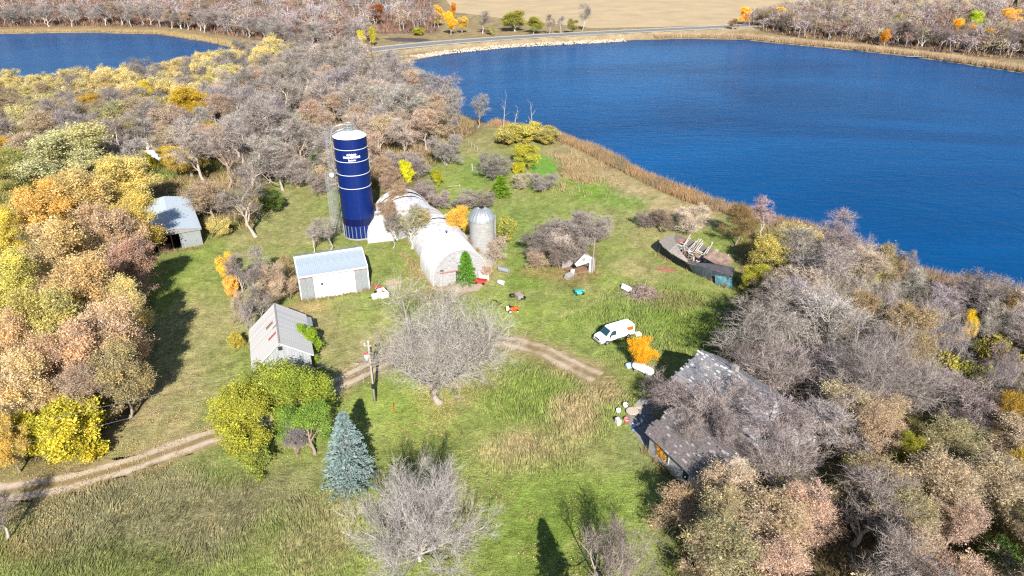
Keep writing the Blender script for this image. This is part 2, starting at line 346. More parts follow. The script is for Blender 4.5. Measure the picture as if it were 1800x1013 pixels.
# field: mown corn stubble with drill rows
def rows_mat():
    m = mat('stubble', TAN, .95, noise=(.05, .82, 1.12)); N = m.node_tree.nodes; L = m.node_tree.links; b = N['Principled BSDF']
    g = N.new('ShaderNodeNewGeometry'); wv = N.new('ShaderNodeTexWave'); wv.bands_direction = 'Y'; wv.inputs['Scale'].default_value = .12; wv.inputs['Distortion'].default_value = 2; wv.inputs['Detail'].default_value = 3
    L.new(g.outputs['Position'], wv.inputs[0]); x = N.new('ShaderNodeMix'); x.data_type = 'RGBA'; x.blend_type = 'MULTIPLY'; x.inputs[0].default_value = .18
    L.new(b.inputs['Base Color'].links[0].from_socket, x.inputs[6]); L.new(wv.outputs[0], x.inputs[7]); L.new(x.outputs[2], b.inputs['Base Color']); return m
sheet('field', FIELD, .05, rows_mat())
def ribbon(line, half, z, cols=None, rag=0., step=1.0, nx=9, seed=0):
    pts = [line[0]]
    for a, b in zip(line[:-1], line[1:]):
        n = max(1, int(np.hypot(*(b-a))/step)); pts += [a+(b-a)*k/n for k in range(1, n+1)]
    pts = np.array(pts)
    for _ in range(6): pts[1:-1] = (pts[:-2]+2*pts[1:-1]+pts[2:])/4
    T = np.gradient(pts, axis=0); T /= np.linalg.norm(T, axis=1)[:, None]; Nn = np.stack([-T[:, 1], T[:, 0]], 1)
    u = np.linspace(-1, 1, nx)[None, :, None]
    e = 1+rag*(vnoise(pts[:, 0][:, None]+u[..., 0]*9, pts[:, 1][:, None]+seed, 1.6, 3, 9)-.5)[..., None]*np.abs(u)
    P = pts[:, None, :]+Nn[:, None, :]*u*half*e
    n = len(pts); V = np.concatenate([P, np.full((n, nx, 1), z)], -1).reshape(-1, 3); ii = np.arange(n*nx).reshape(n, nx)
    F = np.stack([ii[:-1, :-1], ii[1:, :-1], ii[1:, 1:], ii[:-1, 1:]], -1).reshape(-1, 4)
    return V, F, P, u[0, :, 0], pts
ASPH = mat('asphalt', (.15, .155, .17), .85, noise=(.3, .9, 1.1)); GRAV = mat('gravel', (.4, .36, .29), .95, noise=(.5, .8, 1.2)); PAINTW = mat('road_paint', (.7, .7, .68), .6); PAINTY = mat('yellow_road_paint', (.65, .45, .06), .6)
V_, F_, *_r = ribbon(ROADL, 7.2, 1.38, step=8, nx=3); tag(link('road_shoulder', mesh_np('road_shoulder', V_, [F_], [GRAV])), kind='structure')
V_, F_, *_r = ribbon(ROADL, 4.6, 1.45, step=8, nx=3); tag(link('road', mesh_np('road', V_, [F_], [ASPH])), kind='structure'); RP = _r[2]
for off, m_, nm in ((4.1, PAINTW, 'edge_line'), (-4.1, PAINTW, 'edge_line'), (0, PAINTY, 'centre_line')):
    T = np.gradient(RP, axis=0); T /= np.linalg.norm(T, axis=1)[:, None]; Nn = np.stack([-T[:, 1], T[:, 0]], 1)
    V_, F_, *_r = ribbon(RP+Nn*off, .12, 1.47, step=8, nx=2); tag(link(nm, mesh_np(nm, V_, [F_], [m_])), kind='structure')
# farm track: two bare wheel ruts with leaf-strewn grass between and beside them
V_, F_, P_, u_, _p = ribbon(TRACK, 1.9, .03, rag=.75, step=.3, nx=25)
n2 = vnoise(P_[..., 0], P_[..., 1], 1.1, 4, 12); n3 = vnoise(P_[..., 0], P_[..., 1], .35, 3, 13)
rut = np.exp(-((np.abs(u_)[None]-.5)/.27)**4); past = np.clip((P_[..., 0]+14)/10, 0, 1)*.45
k = np.clip(rut*(1.15-past)+(n2-.5)*(.7+past*2.2), 0, 1)[..., None]
C_ = (np.array((.2, .15, .075))*(1-k)+np.array((.4, .325, .25))*k)*(.75+.5*n3)[..., None]
edge = np.clip((np.abs(u_)[None]-.72)/.28+(n2-.5)*.9, 0, 1)[..., None]
C_ = C_*(1-edge*.8)+ground_col(P_[..., 0], P_[..., 1])*edge*.8
TRK = mat('bare_dirt', attr=True, rough=.95, spec=.05, bump=.03, bscale=5)
tag(link('dirt_track', mesh_np('dirt_track', V_, [F_], [TRK], C_.reshape(-1, 3))), kind='structure')

# ------------------------------------------------------------------ grass, reeds, fallen leaves (nobody could count them)
def blades(X, Y, Z, Hh, Wd, lean, col, rng, per=3, spread=.12):
    n = len(X); X = np.repeat(X, per); Y = np.repeat(Y, per); Z = np.repeat(Z, per); Hh = np.repeat(Hh, per)*rng.uniform(.6, 1.15, n*per); Wd = np.repeat(Wd, per) if np.ndim(Wd) else Wd
    lean = np.repeat(lean, per, 0); a = rng.uniform(0, 2*PI, n*per)
    X = X+rng.normal(0, spread, n*per); Y = Y+rng.normal(0, spread, n*per)
    dx = np.cos(a)*Wd/2; dy = np.sin(a)*Wd/2
    lx = lean[:, 0]*Hh+rng.normal(0, .25, n*per)*Hh; ly = lean[:, 1]*Hh+rng.normal(0, .25, n*per)*Hh
    V = np.stack([np.stack([X-dx, Y-dy, Z], -1), np.stack([X+dx, Y+dy, Z], -1), np.stack([X+lx, Y+ly, Z+Hh], -1)], 1).reshape(-1, 3)
    F = np.arange(n*per*3).reshape(-1, 3); c = np.repeat(np.repeat(col, per, 0)*rng.uniform(.75, 1.3, (n*per, 1)), 3, 0)
    return V, F, c
TALL = [(250,920,330,110,.36),(560,940,120,90,.42),(930,690,110,60,.55),(1010,730,70,50,.6),(930,800,100,40,.5),(1060,700,60,40,.5),(1140,560,110,70,.5),(1230,560,80,60,.45),(1100,620,60,30,.35),(700,640,40,20,.25),(1170,520,60,20,.5),(1040,560,60,30,.3)]
ng = 125000
gy = 37+(118-37)*RNG.uniform(0, 1, ng)**1.25; gx = RNG.uniform(-1, 1, ng)*(gy*.66+24)+0
okk = ~inside(gx, gy, WOODS[0][0]) & ~inside(gx, gy, WOODS[1][0]) & (dist(gx, gy, TRACK) > 1.9+RNG.uniform(-.9, .6, ng)); okk &= ~inside(gx, gy, LAKE_R) & (dist(gx, gy, LAKE_R, True) > 3) & ~inside(gx, gy, POND); gx = gx[okk]; gy = gy[okk]
gh = np.full(len(gx), .13)
for px, py, rx, ry, hh in TALL:
    p = at(px, py); dp = depth(p); wx = rx*dp/1200; wy = ry*dp/1200/(CAMH/math.hypot(p[1], CAMH))
    q = ((gx-p[0])/wx)**2+((gy-p[1])/wy)**2; gh = np.maximum(gh, hh*np.clip(1.5-q, 0, 1)*(.5+vnoise(gx, gy, 1.5, 2, 4)))
ang = 1.1+(vnoise(gx, gy, 5, 4, 8)-.5)*5; lean = np.stack([np.cos(ang), np.sin(ang)], 1)*(.35+.7*vnoise(gx, gy, 2, 2, 21))[:, None]
gc = ground_col(gx, gy)*1.05; sel = RNG.uniform(0, 1, len(gx)) < .12; gc[sel] = gc[sel]*.5+np.array((.3, .24, .12))*.5
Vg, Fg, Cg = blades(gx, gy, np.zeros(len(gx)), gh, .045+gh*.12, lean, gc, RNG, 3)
tag(link('grass', mesh_np('grass', Vg, [Fg], [BLADE], Cg)), 'long windblown grass and weeds growing over the farm yard', 'grass', kind='stuff')
# cattails along the shores
def shore(line_px, wid, n, hh, colA, colB, name, label, z=-.6):
    L_ = poly(line_px, WZ); seg = np.diff(L_, axis=0); ln = np.linalg.norm(seg, axis=1); cum = np.concatenate([[0], np.cumsum(ln)])
    s = RNG.uniform(0, cum[-1], n); i = np.searchsorted(cum, s)-1; t = (s-cum[i])/ln[i]; p = L_[i]+seg[i]*t[:, None]
    T = seg[i]/ln[i][:, None]; Nn = np.stack([-T[:, 1], T[:, 0]], 1); clump = vnoise(s, s*0, 4, 3, 6)
    off = RNG.uniform(-1, 1, n)*wid*(.5+clump)
    p = p+Nn*off[:, None]; c = vnoise(p[:, 0], p[:, 1], 3, 3, 7)[:, None]; c = np.clip((c-.3)*2.5, 0, 1); col = np.array(colA)*c+np.array(colB)*(1-c)
    V, F, C = blades(p[:, 0], p[:, 1], np.full(n, z), hh*(.7+.5*clump), .11 if wid < 5 else .16, RNG.normal(0, .12, (n, 2)), col, RNG, 2, .3)
    tag(link(name, mesh_np(name, V, [F], [BLADE], C)), label, 'reeds', kind='stuff')
REED1, REED2 = (.4, .26, .14), (.26, .2, .12)
shore([(865,224),(960,240),(1040,272),(1100,305),(1180,343),(1250,371)], 2.2, 14000, 1.9, REED1, REED2, 'cattails', 'band of rust and tan cattails along the near shore of the big lake')
shore([(1250,371),(1340,394),(1440,424),(1540,469),(1620,504),(1700,520),(1800,536),(1900,565)], 2.6, 10000, 2.0, (.36, .25, .17), REED2, 'cattails', 'tan reeds on the shore behind the bare wood at the right')
shore([(1150,68),(1200,67),(1300,68),(1400,78),(1500,87),(1600,98),(1640,103),(1700,112),(1800,127),(1900,145)], 3.0, 16000, 2.4, (.5, .38, .24), (.38, .27, .16), 'reed_bank', 'pale tan reed bank along the far right shore of the big lake')
shore([(-300,60),(0,58),(150,56),(280,59),(370,73),(450,92)], 3.5, 9000, 1.4, (.45, .33, .16), (.35, .25, .12), 'reed_bank', 'low golden reeds along the far shore of the left lake')
_m = at(1010, 305)
n_ = 5000; rx_ = RNG.normal(_m[0], 3.6, n_); ry_ = RNG.normal(_m[1]+1, 6, n_); kk = ~inside(rx_, ry_, grown(POND, 1.5)) & (vnoise(rx_, ry_, 3, 3, 31) > .5); rx_ = rx_[kk]; ry_ = ry_[kk]
Vg, Fg, Cg = blades(rx_, ry_, rx_*0, np.full(len(rx_), 1.1), .12, RNG.normal(0, .2, (len(rx_), 2)), np.array([(.36, .27, .15)]*len(rx_)), RNG, 2, .2)
tag(link('marsh_grass', mesh_np('marsh_grass', Vg, [Fg], [BLADE], Cg)), 'rusty marsh grass beside the bright green duckweed pond', 'marsh grass', kind='stuff')

# ------------------------------------------------------------------ trees: grown branch by branch
def nrm(v): return v/np.maximum(np.linalg.norm(v, axis=-1, keepdims=True), 1e-9)
def spawn(P, R, k, t0, t1, a0, a1, Lf, n, up, jit, rr, rng, tip=.25):
    B, n0 = R.shape
    t = (np.arange(k)[None]+rng.uniform(0, 1, (B, k)))/k; t = t0+(t1-t0)*t
    x = t*(n0-1); i = np.clip(x.astype(int), 0, n0-2); f = (x-i)[..., None]; b = np.arange(B)[:, None]
    S = P[b, i]*(1-f)+P[b, i+1]*f; T = nrm(P[b, i+1]-P[b, i]); r = R[b, i]*(1-f[..., 0])+R[b, i+1]*f[..., 0]
    S = S.reshape(-1, 3); T = T.reshape(-1, 3); r = r.reshape(-1); tf = t.reshape(-1); m = len(S)
    q = rng.normal(size=(m, 3)); q = nrm(q-T*(q*T).sum(1, keepdims=True)); a = rng.uniform(a0, a1, m)[:, None]
    D = nrm(T*np.cos(a)+q*np.sin(a)); L = Lf(tf, rng, m)
    out = np.empty((m, n, 3)); out[:, 0] = S; u = np.array([0, 0, 1.])
    for j in range(1, n):
        D = nrm(D+rng.normal(size=(m, 3))*jit+u*up); out[:, j] = out[:, j-1]+D*(L/(n-1))[:, None]
    R2 = (np.minimum(r*rr, L*.05+.004)[:, None])*np.linspace(1, tip, n)[None]
    return out, R2
def tubes(P, R, s):
    B, n, _ = P.shape; T = np.gradient(P, axis=1); T = nrm(T)
    ref = np.where(np.abs(T[:, :1, 2:3]) > .9, np.array([1., 0, 0]), np.array([0, 0, 1.])); a = nrm(np.cross(T, np.broadcast_to(ref, T.shape))); b = np.cross(T, a)
    q = 2*PI*np.arange(s)/s; V = P[:, :, None]+(a[:, :, None]*np.cos(q)[:, None]+b[:, :, None]*np.sin(q)[:, None])*R[:, :, None, None]
    ii = np.arange(B*n*s).reshape(B, n, s); j = np.roll(ii, -1, 2)
    return V.reshape(-1, 3), np.stack([ii[:, :-1], j[:, :-1], j[:, 1:], ii[:, 1:]], -1).reshape(-1, 4)
def slivers(P, Wd, rng):
    """one thin triangle along each branch"""
    A = P[:, 0]; E = P[:, -1]; T = nrm(E-A); q = rng.normal(size=A.shape); q = nrm(q-T*(q*T).sum(1, keepdims=True))*(Wd/2)
    V = np.stack([A-q, A+q, E], 1).reshape(-1, 3); return V, np.arange(len(A)*3).reshape(-1, 3)
def joinm(parts):
    V = []; F = {3: [], 4: []}; C = []; n = 0
    for v, f, c in parts:
        V.append(v); F[f.shape[1]].append(f+n); C.append(np.broadcast_to(c, v.shape)); n += len(v)
    return np.concatenate(V), F, np.concatenate(C)
class Kind: pass
def grow(name, seed, H=12., trunk=.35, lean=.05, limbs=9, l_ang=(.35, .9), l_len=.6, l_up=.12, k2=7, k3=6, k4=6, k5=3, tw=.035, r0=.26, leaf=0, lsize=.3, lspread=.5, sub_ang=(.4, .95), t0=.25, up2=.06, leader=True, stems=1, spread=0., col_var=.25, warm=.0, tl=1.):
    rng = np.random.default_rng(seed); K = Kind(); K.H = H
    n0 = 9
    P0 = np.zeros((stems, n0, 3)); hz = H*(.92 if leader else trunk)
    ang = rng.uniform(0, 2*PI, stems); 
    for s_ in range(stems):
        out = np.array([math.cos(ang[s_]), math.sin(ang[s_])])*spread*rng.uniform(.5, 1); base = out*.12*H*.3
        drift = np.cumsum(rng.normal(0, lean*H*.12, (n0, 2)), 0); drift[0] = 0
        z = np.linspace(0, hz*rng.uniform(.85, 1), n0)
        P0[s_, :, 2] = z; P0[s_, :, :2] = base+drift+out*(z[:, None]/H)**1.1*H*.5
    R0 = np.repeat((r0*np.linspace(1, .12 if leader else .62, n0)**.9)[None], stems, 0)/max(1, stems**.4); R0[:, 0] *= 1.35
    lt0 = trunk if leader else .72
    P1, R1 = spawn(P0, R0, limbs, lt0, 1, *l_ang, lambda t, g, m: H*l_len*(1.08-.62*np.clip((t-lt0)/(1-lt0), 0, 1)*(1 if leader else .35))*g.uniform(.55, 1.2, m), 8, l_up, .13, .72, rng, .2)
    P2, R2 = spawn(P1, R1, k2, t0, 1, *sub_ang, lambda t, g, m: H*l_len*.52*(1.15-.7*t)*g.uniform(.6, 1.1, m), 5, up2, .16, .7, rng)
    P3, R3 = spawn(P2, R2, k3, .2, 1, *sub_ang, lambda t, g, m: H*l_len*.27*(1.15-.6*t)*g.uniform(.6, 1.15, m)*tl, 4, up2, .2, .7, rng)
    tr = [tubes(P0, R0, 8)+(np.ones(3),), tubes(P1, R1, 5)+(np.ones(3),), tubes(P2, np.maximum(R2, .018), 3)+(np.ones(3),)]
    V, F, C = joinm(tr); K.trunk = mesh_np('trunk', V, [np.concatenate(F[4])], [BARK], None, True)
    base = rng.uniform(1-col_var, 1+col_var, (len(P3), 1))*np.ones((1, 3))
    cr = [tubes(P3, np.maximum(R3, .013), 3)+(np.repeat(base*.9, 12, 0),)]
    P4, R4 = spawn(P3, R3, k4, .15, 1, *sub_ang, lambda t, g, m: H*l_len*.15*g.uniform(.55, 1.2, m)*tl, 3, up2, .22, .8, rng)
    tint4 = np.repeat(base, k4, 0)
    v, f = slivers(P4[:, ::2], tw, rng); cr.append((v, f, np.repeat(tint4, 3, 0)))
    if k5:
        P5, R5 = spawn(P4, R4, k5, .2, 1, .4, 1., lambda t, g, m: H*l_len*.09*g.uniform(.5, 1.2, m)*tl, 2, .05, .2, .8, rng)
        v, f = slivers(P5, tw*.8, rng); cr.append((v, f, np.repeat(np.repeat(tint4, k5, 0), 3, 0)*rng.uniform(.9, 1.15, (len(v)//3, 1)).repeat(3, 0)))
    V, F, C = joinm(cr); ntw = len(F[4][0])+sum(len(x) for x in F[3]); F4 = np.concatenate(F[4]); F3 = np.concatenate(F[3])
    if leaf:
        nl = leaf*len(P4); w2 = rng.uniform(.05, 1, len(P2))**1.2; w3 = rng.uniform(.15, 1, len(P3)); wt_ = np.repeat(np.repeat(w2, k3)*w3, k4); b = rng.choice(len(P4), nl, p=wt_/wt_.sum()); tt = rng.uniform(0, 1, nl)[:, None]
        Cn = P4[b, 0]*(1-tt)+P4[b, 2]*tt+rng.normal(0, lspread*.3, (nl, 3))
        a = nrm(rng.normal(size=(nl, 3))); e = rng.normal(size=(nl, 3)); e = nrm(e-a*(e*a).sum(1, keepdims=True))
        sz = lsize*rng.uniform(.5, 1.15, nl)[:, None]*np.where(rng.uniform(0, 1, nl) < .08, 1.7, 1)[:, None]
        LV = np.stack([Cn-a*sz*.5, Cn+e*sz*.34, Cn+a*sz*.5, Cn-e*sz*.34], 1).reshape(-1, 3)
        l2 = rng.normal(0, 1, len(P2)); l1 = rng.normal(0, 1, len(P1)); g2 = b//(k3*k4)
        g3 = rng.normal(0, 1, len(P3))[b//k4]
        br = 1+.13*l2[g2]+.15*g3+rng.normal(0, .18, nl); hue = .5*l1[g2//k2]*.6+.5*l2[g2]*.5+rng.normal(0, .3, nl)
        c = np.stack([br*(1+.09*hue), br*(1+.0*hue), br*(1-.25*hue)], -1).clip(.25, 2)
        LF = np.arange(nl*4).reshape(-1, 4)+len(V); V = np.concatenate([V, LV]); C = np.concatenate([C*.8, np.repeat(c, 4, 0)])
        K.crown = mesh_np('crown', V, [F4, F3, LF], [TWIG, LEAF], C, matidx=np.concatenate([np.zeros(len(F4)+len(F3)), np.ones(len(LF))]))
    else:
        K.crown = mesh_np('crown', V, [F4, F3], [TWIG], C)
    K.W = float(np.percentile(np.hypot(V[:, 0]-np.median(V[:, 0]), V[:, 1]-np.median(V[:, 1])), 96)); K.top = float(np.percentile(V[:, 2], 99.5)); K.low = float(np.percentile(V[:, 2], 4))
    K.mid = float(np.median(V[:, 2])); K.tris = len(F4)*2+len(F3)
    return K
KINDS = {}
def K_(key, **kw): KINDS[key] = grow(key, **kw)
for i in range(4):
    K_('bare%d' % i, seed=10+i, H=12, trunk=.13, limbs=12, l_ang=(.25, .8), l_len=.5, l_up=.1, k2=7, k3=6, k4=5, k5=2, tw=.04, lean=.16, r0=.22, col_var=.55)
for i in range(3):
    K_('tall%d' % i, seed=20+i, H=14, trunk=.22, limbs=12, l_ang=(.25, .65), l_len=.36, k2=6, k3=6, k4=5, k5=2, tw=.04, lean=.18, r0=.22, col_var=.55)
for i in range(3):
    K_('spread%d' % i, seed=30+i, H=12, trunk=.22, leader=False, limbs=9, l_ang=(.35, 1.0), l_len=.8, l_up=.07, k2=8, k3=6, k4=5, k5=2, tw=.04, r0=.34, col_var=.55)
for i in range(3):
    K_('dry%d' % i, seed=40+i, H=11, trunk=.15, limbs=12, l_ang=(.3, .9), l_len=.5, k2=7, k3=6, k4=5, k5=2, tw=.036, leaf=4, lsize=.18, lspread=.7, r0=.2, lean=.14)
for i in range(4):
    K_('leafy%d' % i, seed=50+i, H=13, trunk=.09, limbs=14, l_ang=(.4, 1.1), l_len=.5, k2=8, k3=6, k4=5, k5=0, tw=.05, leaf=13, lsize=.22, lspread=1.0, lean=.14)
for i in range(2):
    K_('willow%d' % i, seed=60+i, H=11, trunk=.15, limbs=12, l_ang=(.5, 1.1), l_len=.5, k2=7, k3=6, k4=5, k5=0, leaf=11, lsize=.21, lspread=.8, up2=-.02, lean=.12)
for i in range(2):
    K_('shrub%d' % i, seed=90+i, H=5, trunk=.02, stems=4, spread=.7, limbs=8, l_ang=(.4, 1.3), l_len=.5, l_up=.05, k2=6, k3=5, k4=5, k5=0, r0=.1, leaf=9, lsize=.2, lspread=.7, lean=.1)
for i in range(2):
    K_('brush%d' % i, seed=70+i, H=5, trunk=.05, stems=6, spread=.8, limbs=5, l_ang=(.3, .8), l_len=.5, k2=5, k3=5, k4=5, k5=3, tw=.03, r0=.09, tl=1.2)
for i in range(2):
    K_('bush%d' % i, seed=80+i, H=4, trunk=.05, stems=5, spread=.8, limbs=6, l_ang=(.4, .9), l_len=.5, k2=5, k3=4, k4=5, k5=0, r0=.08, leaf=4, lsize=.3, lspread=.6)
def conifer(seed, H=10., Wd=2.9, n=230, dense=34, droop=-.12, col_var=.2):
    rng = np.random.default_rng(seed); K = Kind(); K.H = H
    P0 = np.zeros((1, 8, 3)); P0[0, :, 2] = np.linspace(0, H, 8); R0 = (.17*np.linspace(1, .08, 8))[None]
    t = np.sort(rng.uniform(.03, .985, n)**1.1); z = t*H; a = np.arange(n)*2.399+rng.normal(0, .3, n); L = Wd*(1-t)**.85*rng.uniform(.82, 1.12, n)+.12
    s = np.linspace(0, 1, 6)[None]; rise = .25*(t[:, None]*1.6-.45)
    P1 = np.stack([np.cos(a)[:, None]*L[:, None]*s, np.sin(a)[:, None]*L[:, None]*s, z[:, None]+L[:, None]*(rise*s+droop*s**2)+.1*L[:, None]*s**3], -1)
    R1 = np.maximum(.03*(1-s)*np.ones((n, 1)), .008)
    V, F, _ = joinm([tubes(P0, R0, 8)+(np.ones(3),), tubes(P1, R1, 3)+(np.ones(3),)]); K.trunk = mesh_np('trunk', V, [np.concatenate(F[4])], [BARK], None, True)
    P2, R2 = spawn(P1, R1, dense, .12, 1., .5, 1.0, lambda t, g, m: .55*g.uniform(.6, 1.2, m)*(1.15-.6*t), 3, .02, .1, .8, rng)
    P2 = P2[:, ::2]; P2[:, 1, 2] -= .03; T = nrm(P2[:, 1]-P2[:, 0])
    base = np.repeat(rng.uniform(1-col_var, 1+col_var, (n, 1)), dense, 0)*rng.uniform(.85, 1.15, (n*dense, 1))
    parts = []
    for w_ in (.11, .09):
        q = rng.normal(size=T.shape); q = nrm(q-T*(q*T).sum(1, keepdims=True))*w_/2
        m_ = (P2[:, 0]+P2[:, 1])/2; v = np.stack([P2[:, 0], m_-q, P2[:, 1], m_+q], 1).reshape(-1, 3)
        parts.append((v, np.arange(len(v)).reshape(-1, 4), np.repeat(base*np.ones((1, 3)), 4, 0)))
    V, F, C = joinm(parts); K.crown = mesh_np('crown', V, [np.concatenate(F[4])], [LEAF], C)
    K.W = Wd; K.top = H; K.low = .3; K.mid = H*.4; return K
KINDS['spruce'] = conifer(5, 10.4, 3.3, 300, 36)
KINDS['fir'] = conifer(6, 6.5, 1.9, 170, 30, -.02, .3)
# colours: trunk, crown
GREYB = (.33, .29, .26); LAVB = (.21, .175, .185); BRNB = (.26, .2, .16); PALEB = (.42, .37, .32); REDB = (.18, .12, .12)
YEL = (.62, .4, .07); GOLD = (.66, .3, .02); TANL = (.62, .41, .17); PINKT = (.55, .35, .21); LIMEL = (.38, .4, .03); GRNL = (.16, .26, .03); PALEL = (.5, .45, .2); SAGE = (.34, .38, .18); RUSTL = (.4, .15, .03); DKGRN = (.05, .12, .02); BRNL = (.36, .22, .12); BLUEG = (.2, .3, .28)
TREES = []
def vary(c, a=.16):
    k = 1+random.uniform(-a, a)
    return tuple(max(.005, x*k*(1+random.uniform(-a, a)*.2)) for x in c)
def tree(kind, x, y, height=None, width=None, crown=GREYB, trunk=None, label=None, name=None, cat='tree', group=None, z=0., lean=(0, 0)):
    if kind+'0' in KINDS:
        opts = [k for k in KINDS if k[:-1] == kind]; kind = random.choice(opts)
    K = KINDS[kind]; sz = (height or K.top)/K.top; sx = (width/2/K.W) if width else sz
    r = thing(name or 'bare_tree', label, cat, (x, y, z-.05), random.uniform(0, 2*PI), group)
    r.scale = (sx, sx, sz); r.rotation_euler = (lean[0], lean[1], r.rotation_euler.z)
    if max(crown)-min(crown) < .13 and kind.rstrip('0123456789') in ('bare', 'tall', 'spread', 'brush', 'yard', 'vase'): crown = tuple((c*.5+sum(crown)/3*q_*.5)*.68 for c, q_ in zip(crown, (1.07, .95, .88)))      # twig bark is darker than it looks from afar
    if kind.startswith('dry'): crown = (crown[0]*.8, crown[1]*.78, crown[2]*.78)
    link('trunk', K.trunk, r, vary(trunk or GREYB)); link('crown', K.crown, r, vary(crown))
    TREES.append((x, y, sx*K.W)); return r
FILLED = []
def tp(kind, px, py, rpx, h, crown, label, name='bare_tree', group=None, trunk=None, cat='tree', frac=.58, lean=(0, 0)):
    """crown centred on the pixel, rpx = half its width in the photograph"""
    if 'bush' in name and kind in ('leafy', 'willow', 'bush'): kind = 'shrub'; frac = .48
    p = at(px, py, h*frac); wd = 2*rpx*depth(p)/1200
    return tree(kind, p[0], p[1], h, wd, crown, trunk, label, name, cat, group, lean=lean)

# ------------------------------------------------------------------ trees one can point at
# big leafless yard trees
KINDS['yard'] = grow('yard', 101, H=14, trunk=.22, leader=False, limbs=14, l_ang=(.15, .8), l_len=.82, l_up=.11, k2=10, k3=7, k4=6, k5=3, tw=.03, r0=.42, lean=.1, col_var=.4)
KINDS['vase'] = grow('vase', 102, H=11, trunk=.1, leader=False, limbs=24, l_ang=(.15, 1.15), l_len=.86, l_up=.05, k2=9, k3=6, k4=6, k5=3, tw=.026, r0=.26, t0=.15, sub_ang=(.2, .6), col_var=.35)
p = at(802, 722); tree('yard', p[0]-2.2, p[1]+1.5, 16.0, 18.0, (.5, .45, .42), (.3, .26, .22), 'large spreading leafless tree in the middle of the farm yard below the round-roofed barn', 'bare_tree')
p = at(738, 985); tree('vase', p[0], p[1], 10.6, 12.8, (.56, .5, .48), (.42, .38, .35), 'vase-shaped leafless tree with pale trunk beside the blue spruce', 'bare_tree')
p = at(606, 862); r = tree('spruce', p[0]+.5, p[1]+1.0, 9.1, 6.3, (.27, .37, .36), (.2, .14, .1), 'silvery blue spruce with a pointed top', 'spruce_tree')
p = at(820, 498); tree('fir', p[0], p[1], 5.6, 3.9, (.12, .28, .03), (.2, .14, .1), 'small bright green conifer in front of the round-roofed barn', 'conifer_tree')
p = at(880, 345); tree('fir', p[0], p[1], 4.6, 5.2, (.2, .33, .03), (.2, .14, .1), 'round yellow-green conifer on the grass beyond the metal-domed silo', 'conifer_tree')
p = at(952, 915); tree('spruce', p[0]+2.09, p[1]-15.1, 9.6, 6., (.07, .14, .09), (.2, .14, .1), 'dark spruce just below the frame whose shadow falls on the lawn', 'spruce_tree')
p = at(1050, 1050); tree('spread', p[0]+.5, p[1], 8.2, 7.6, (.3, .22, .23), GREYB, 'reddish leafless tree top at the bottom edge of the lawn', 'bare_tree')
p = at(14, 948); tree('tall', p[0], p[1], 6, 4.5, (.22, .18, .17), GREYB, 'thin leaning leafless sapling beside the track at the left edge', 'bare_tree', lean=(0, .25))
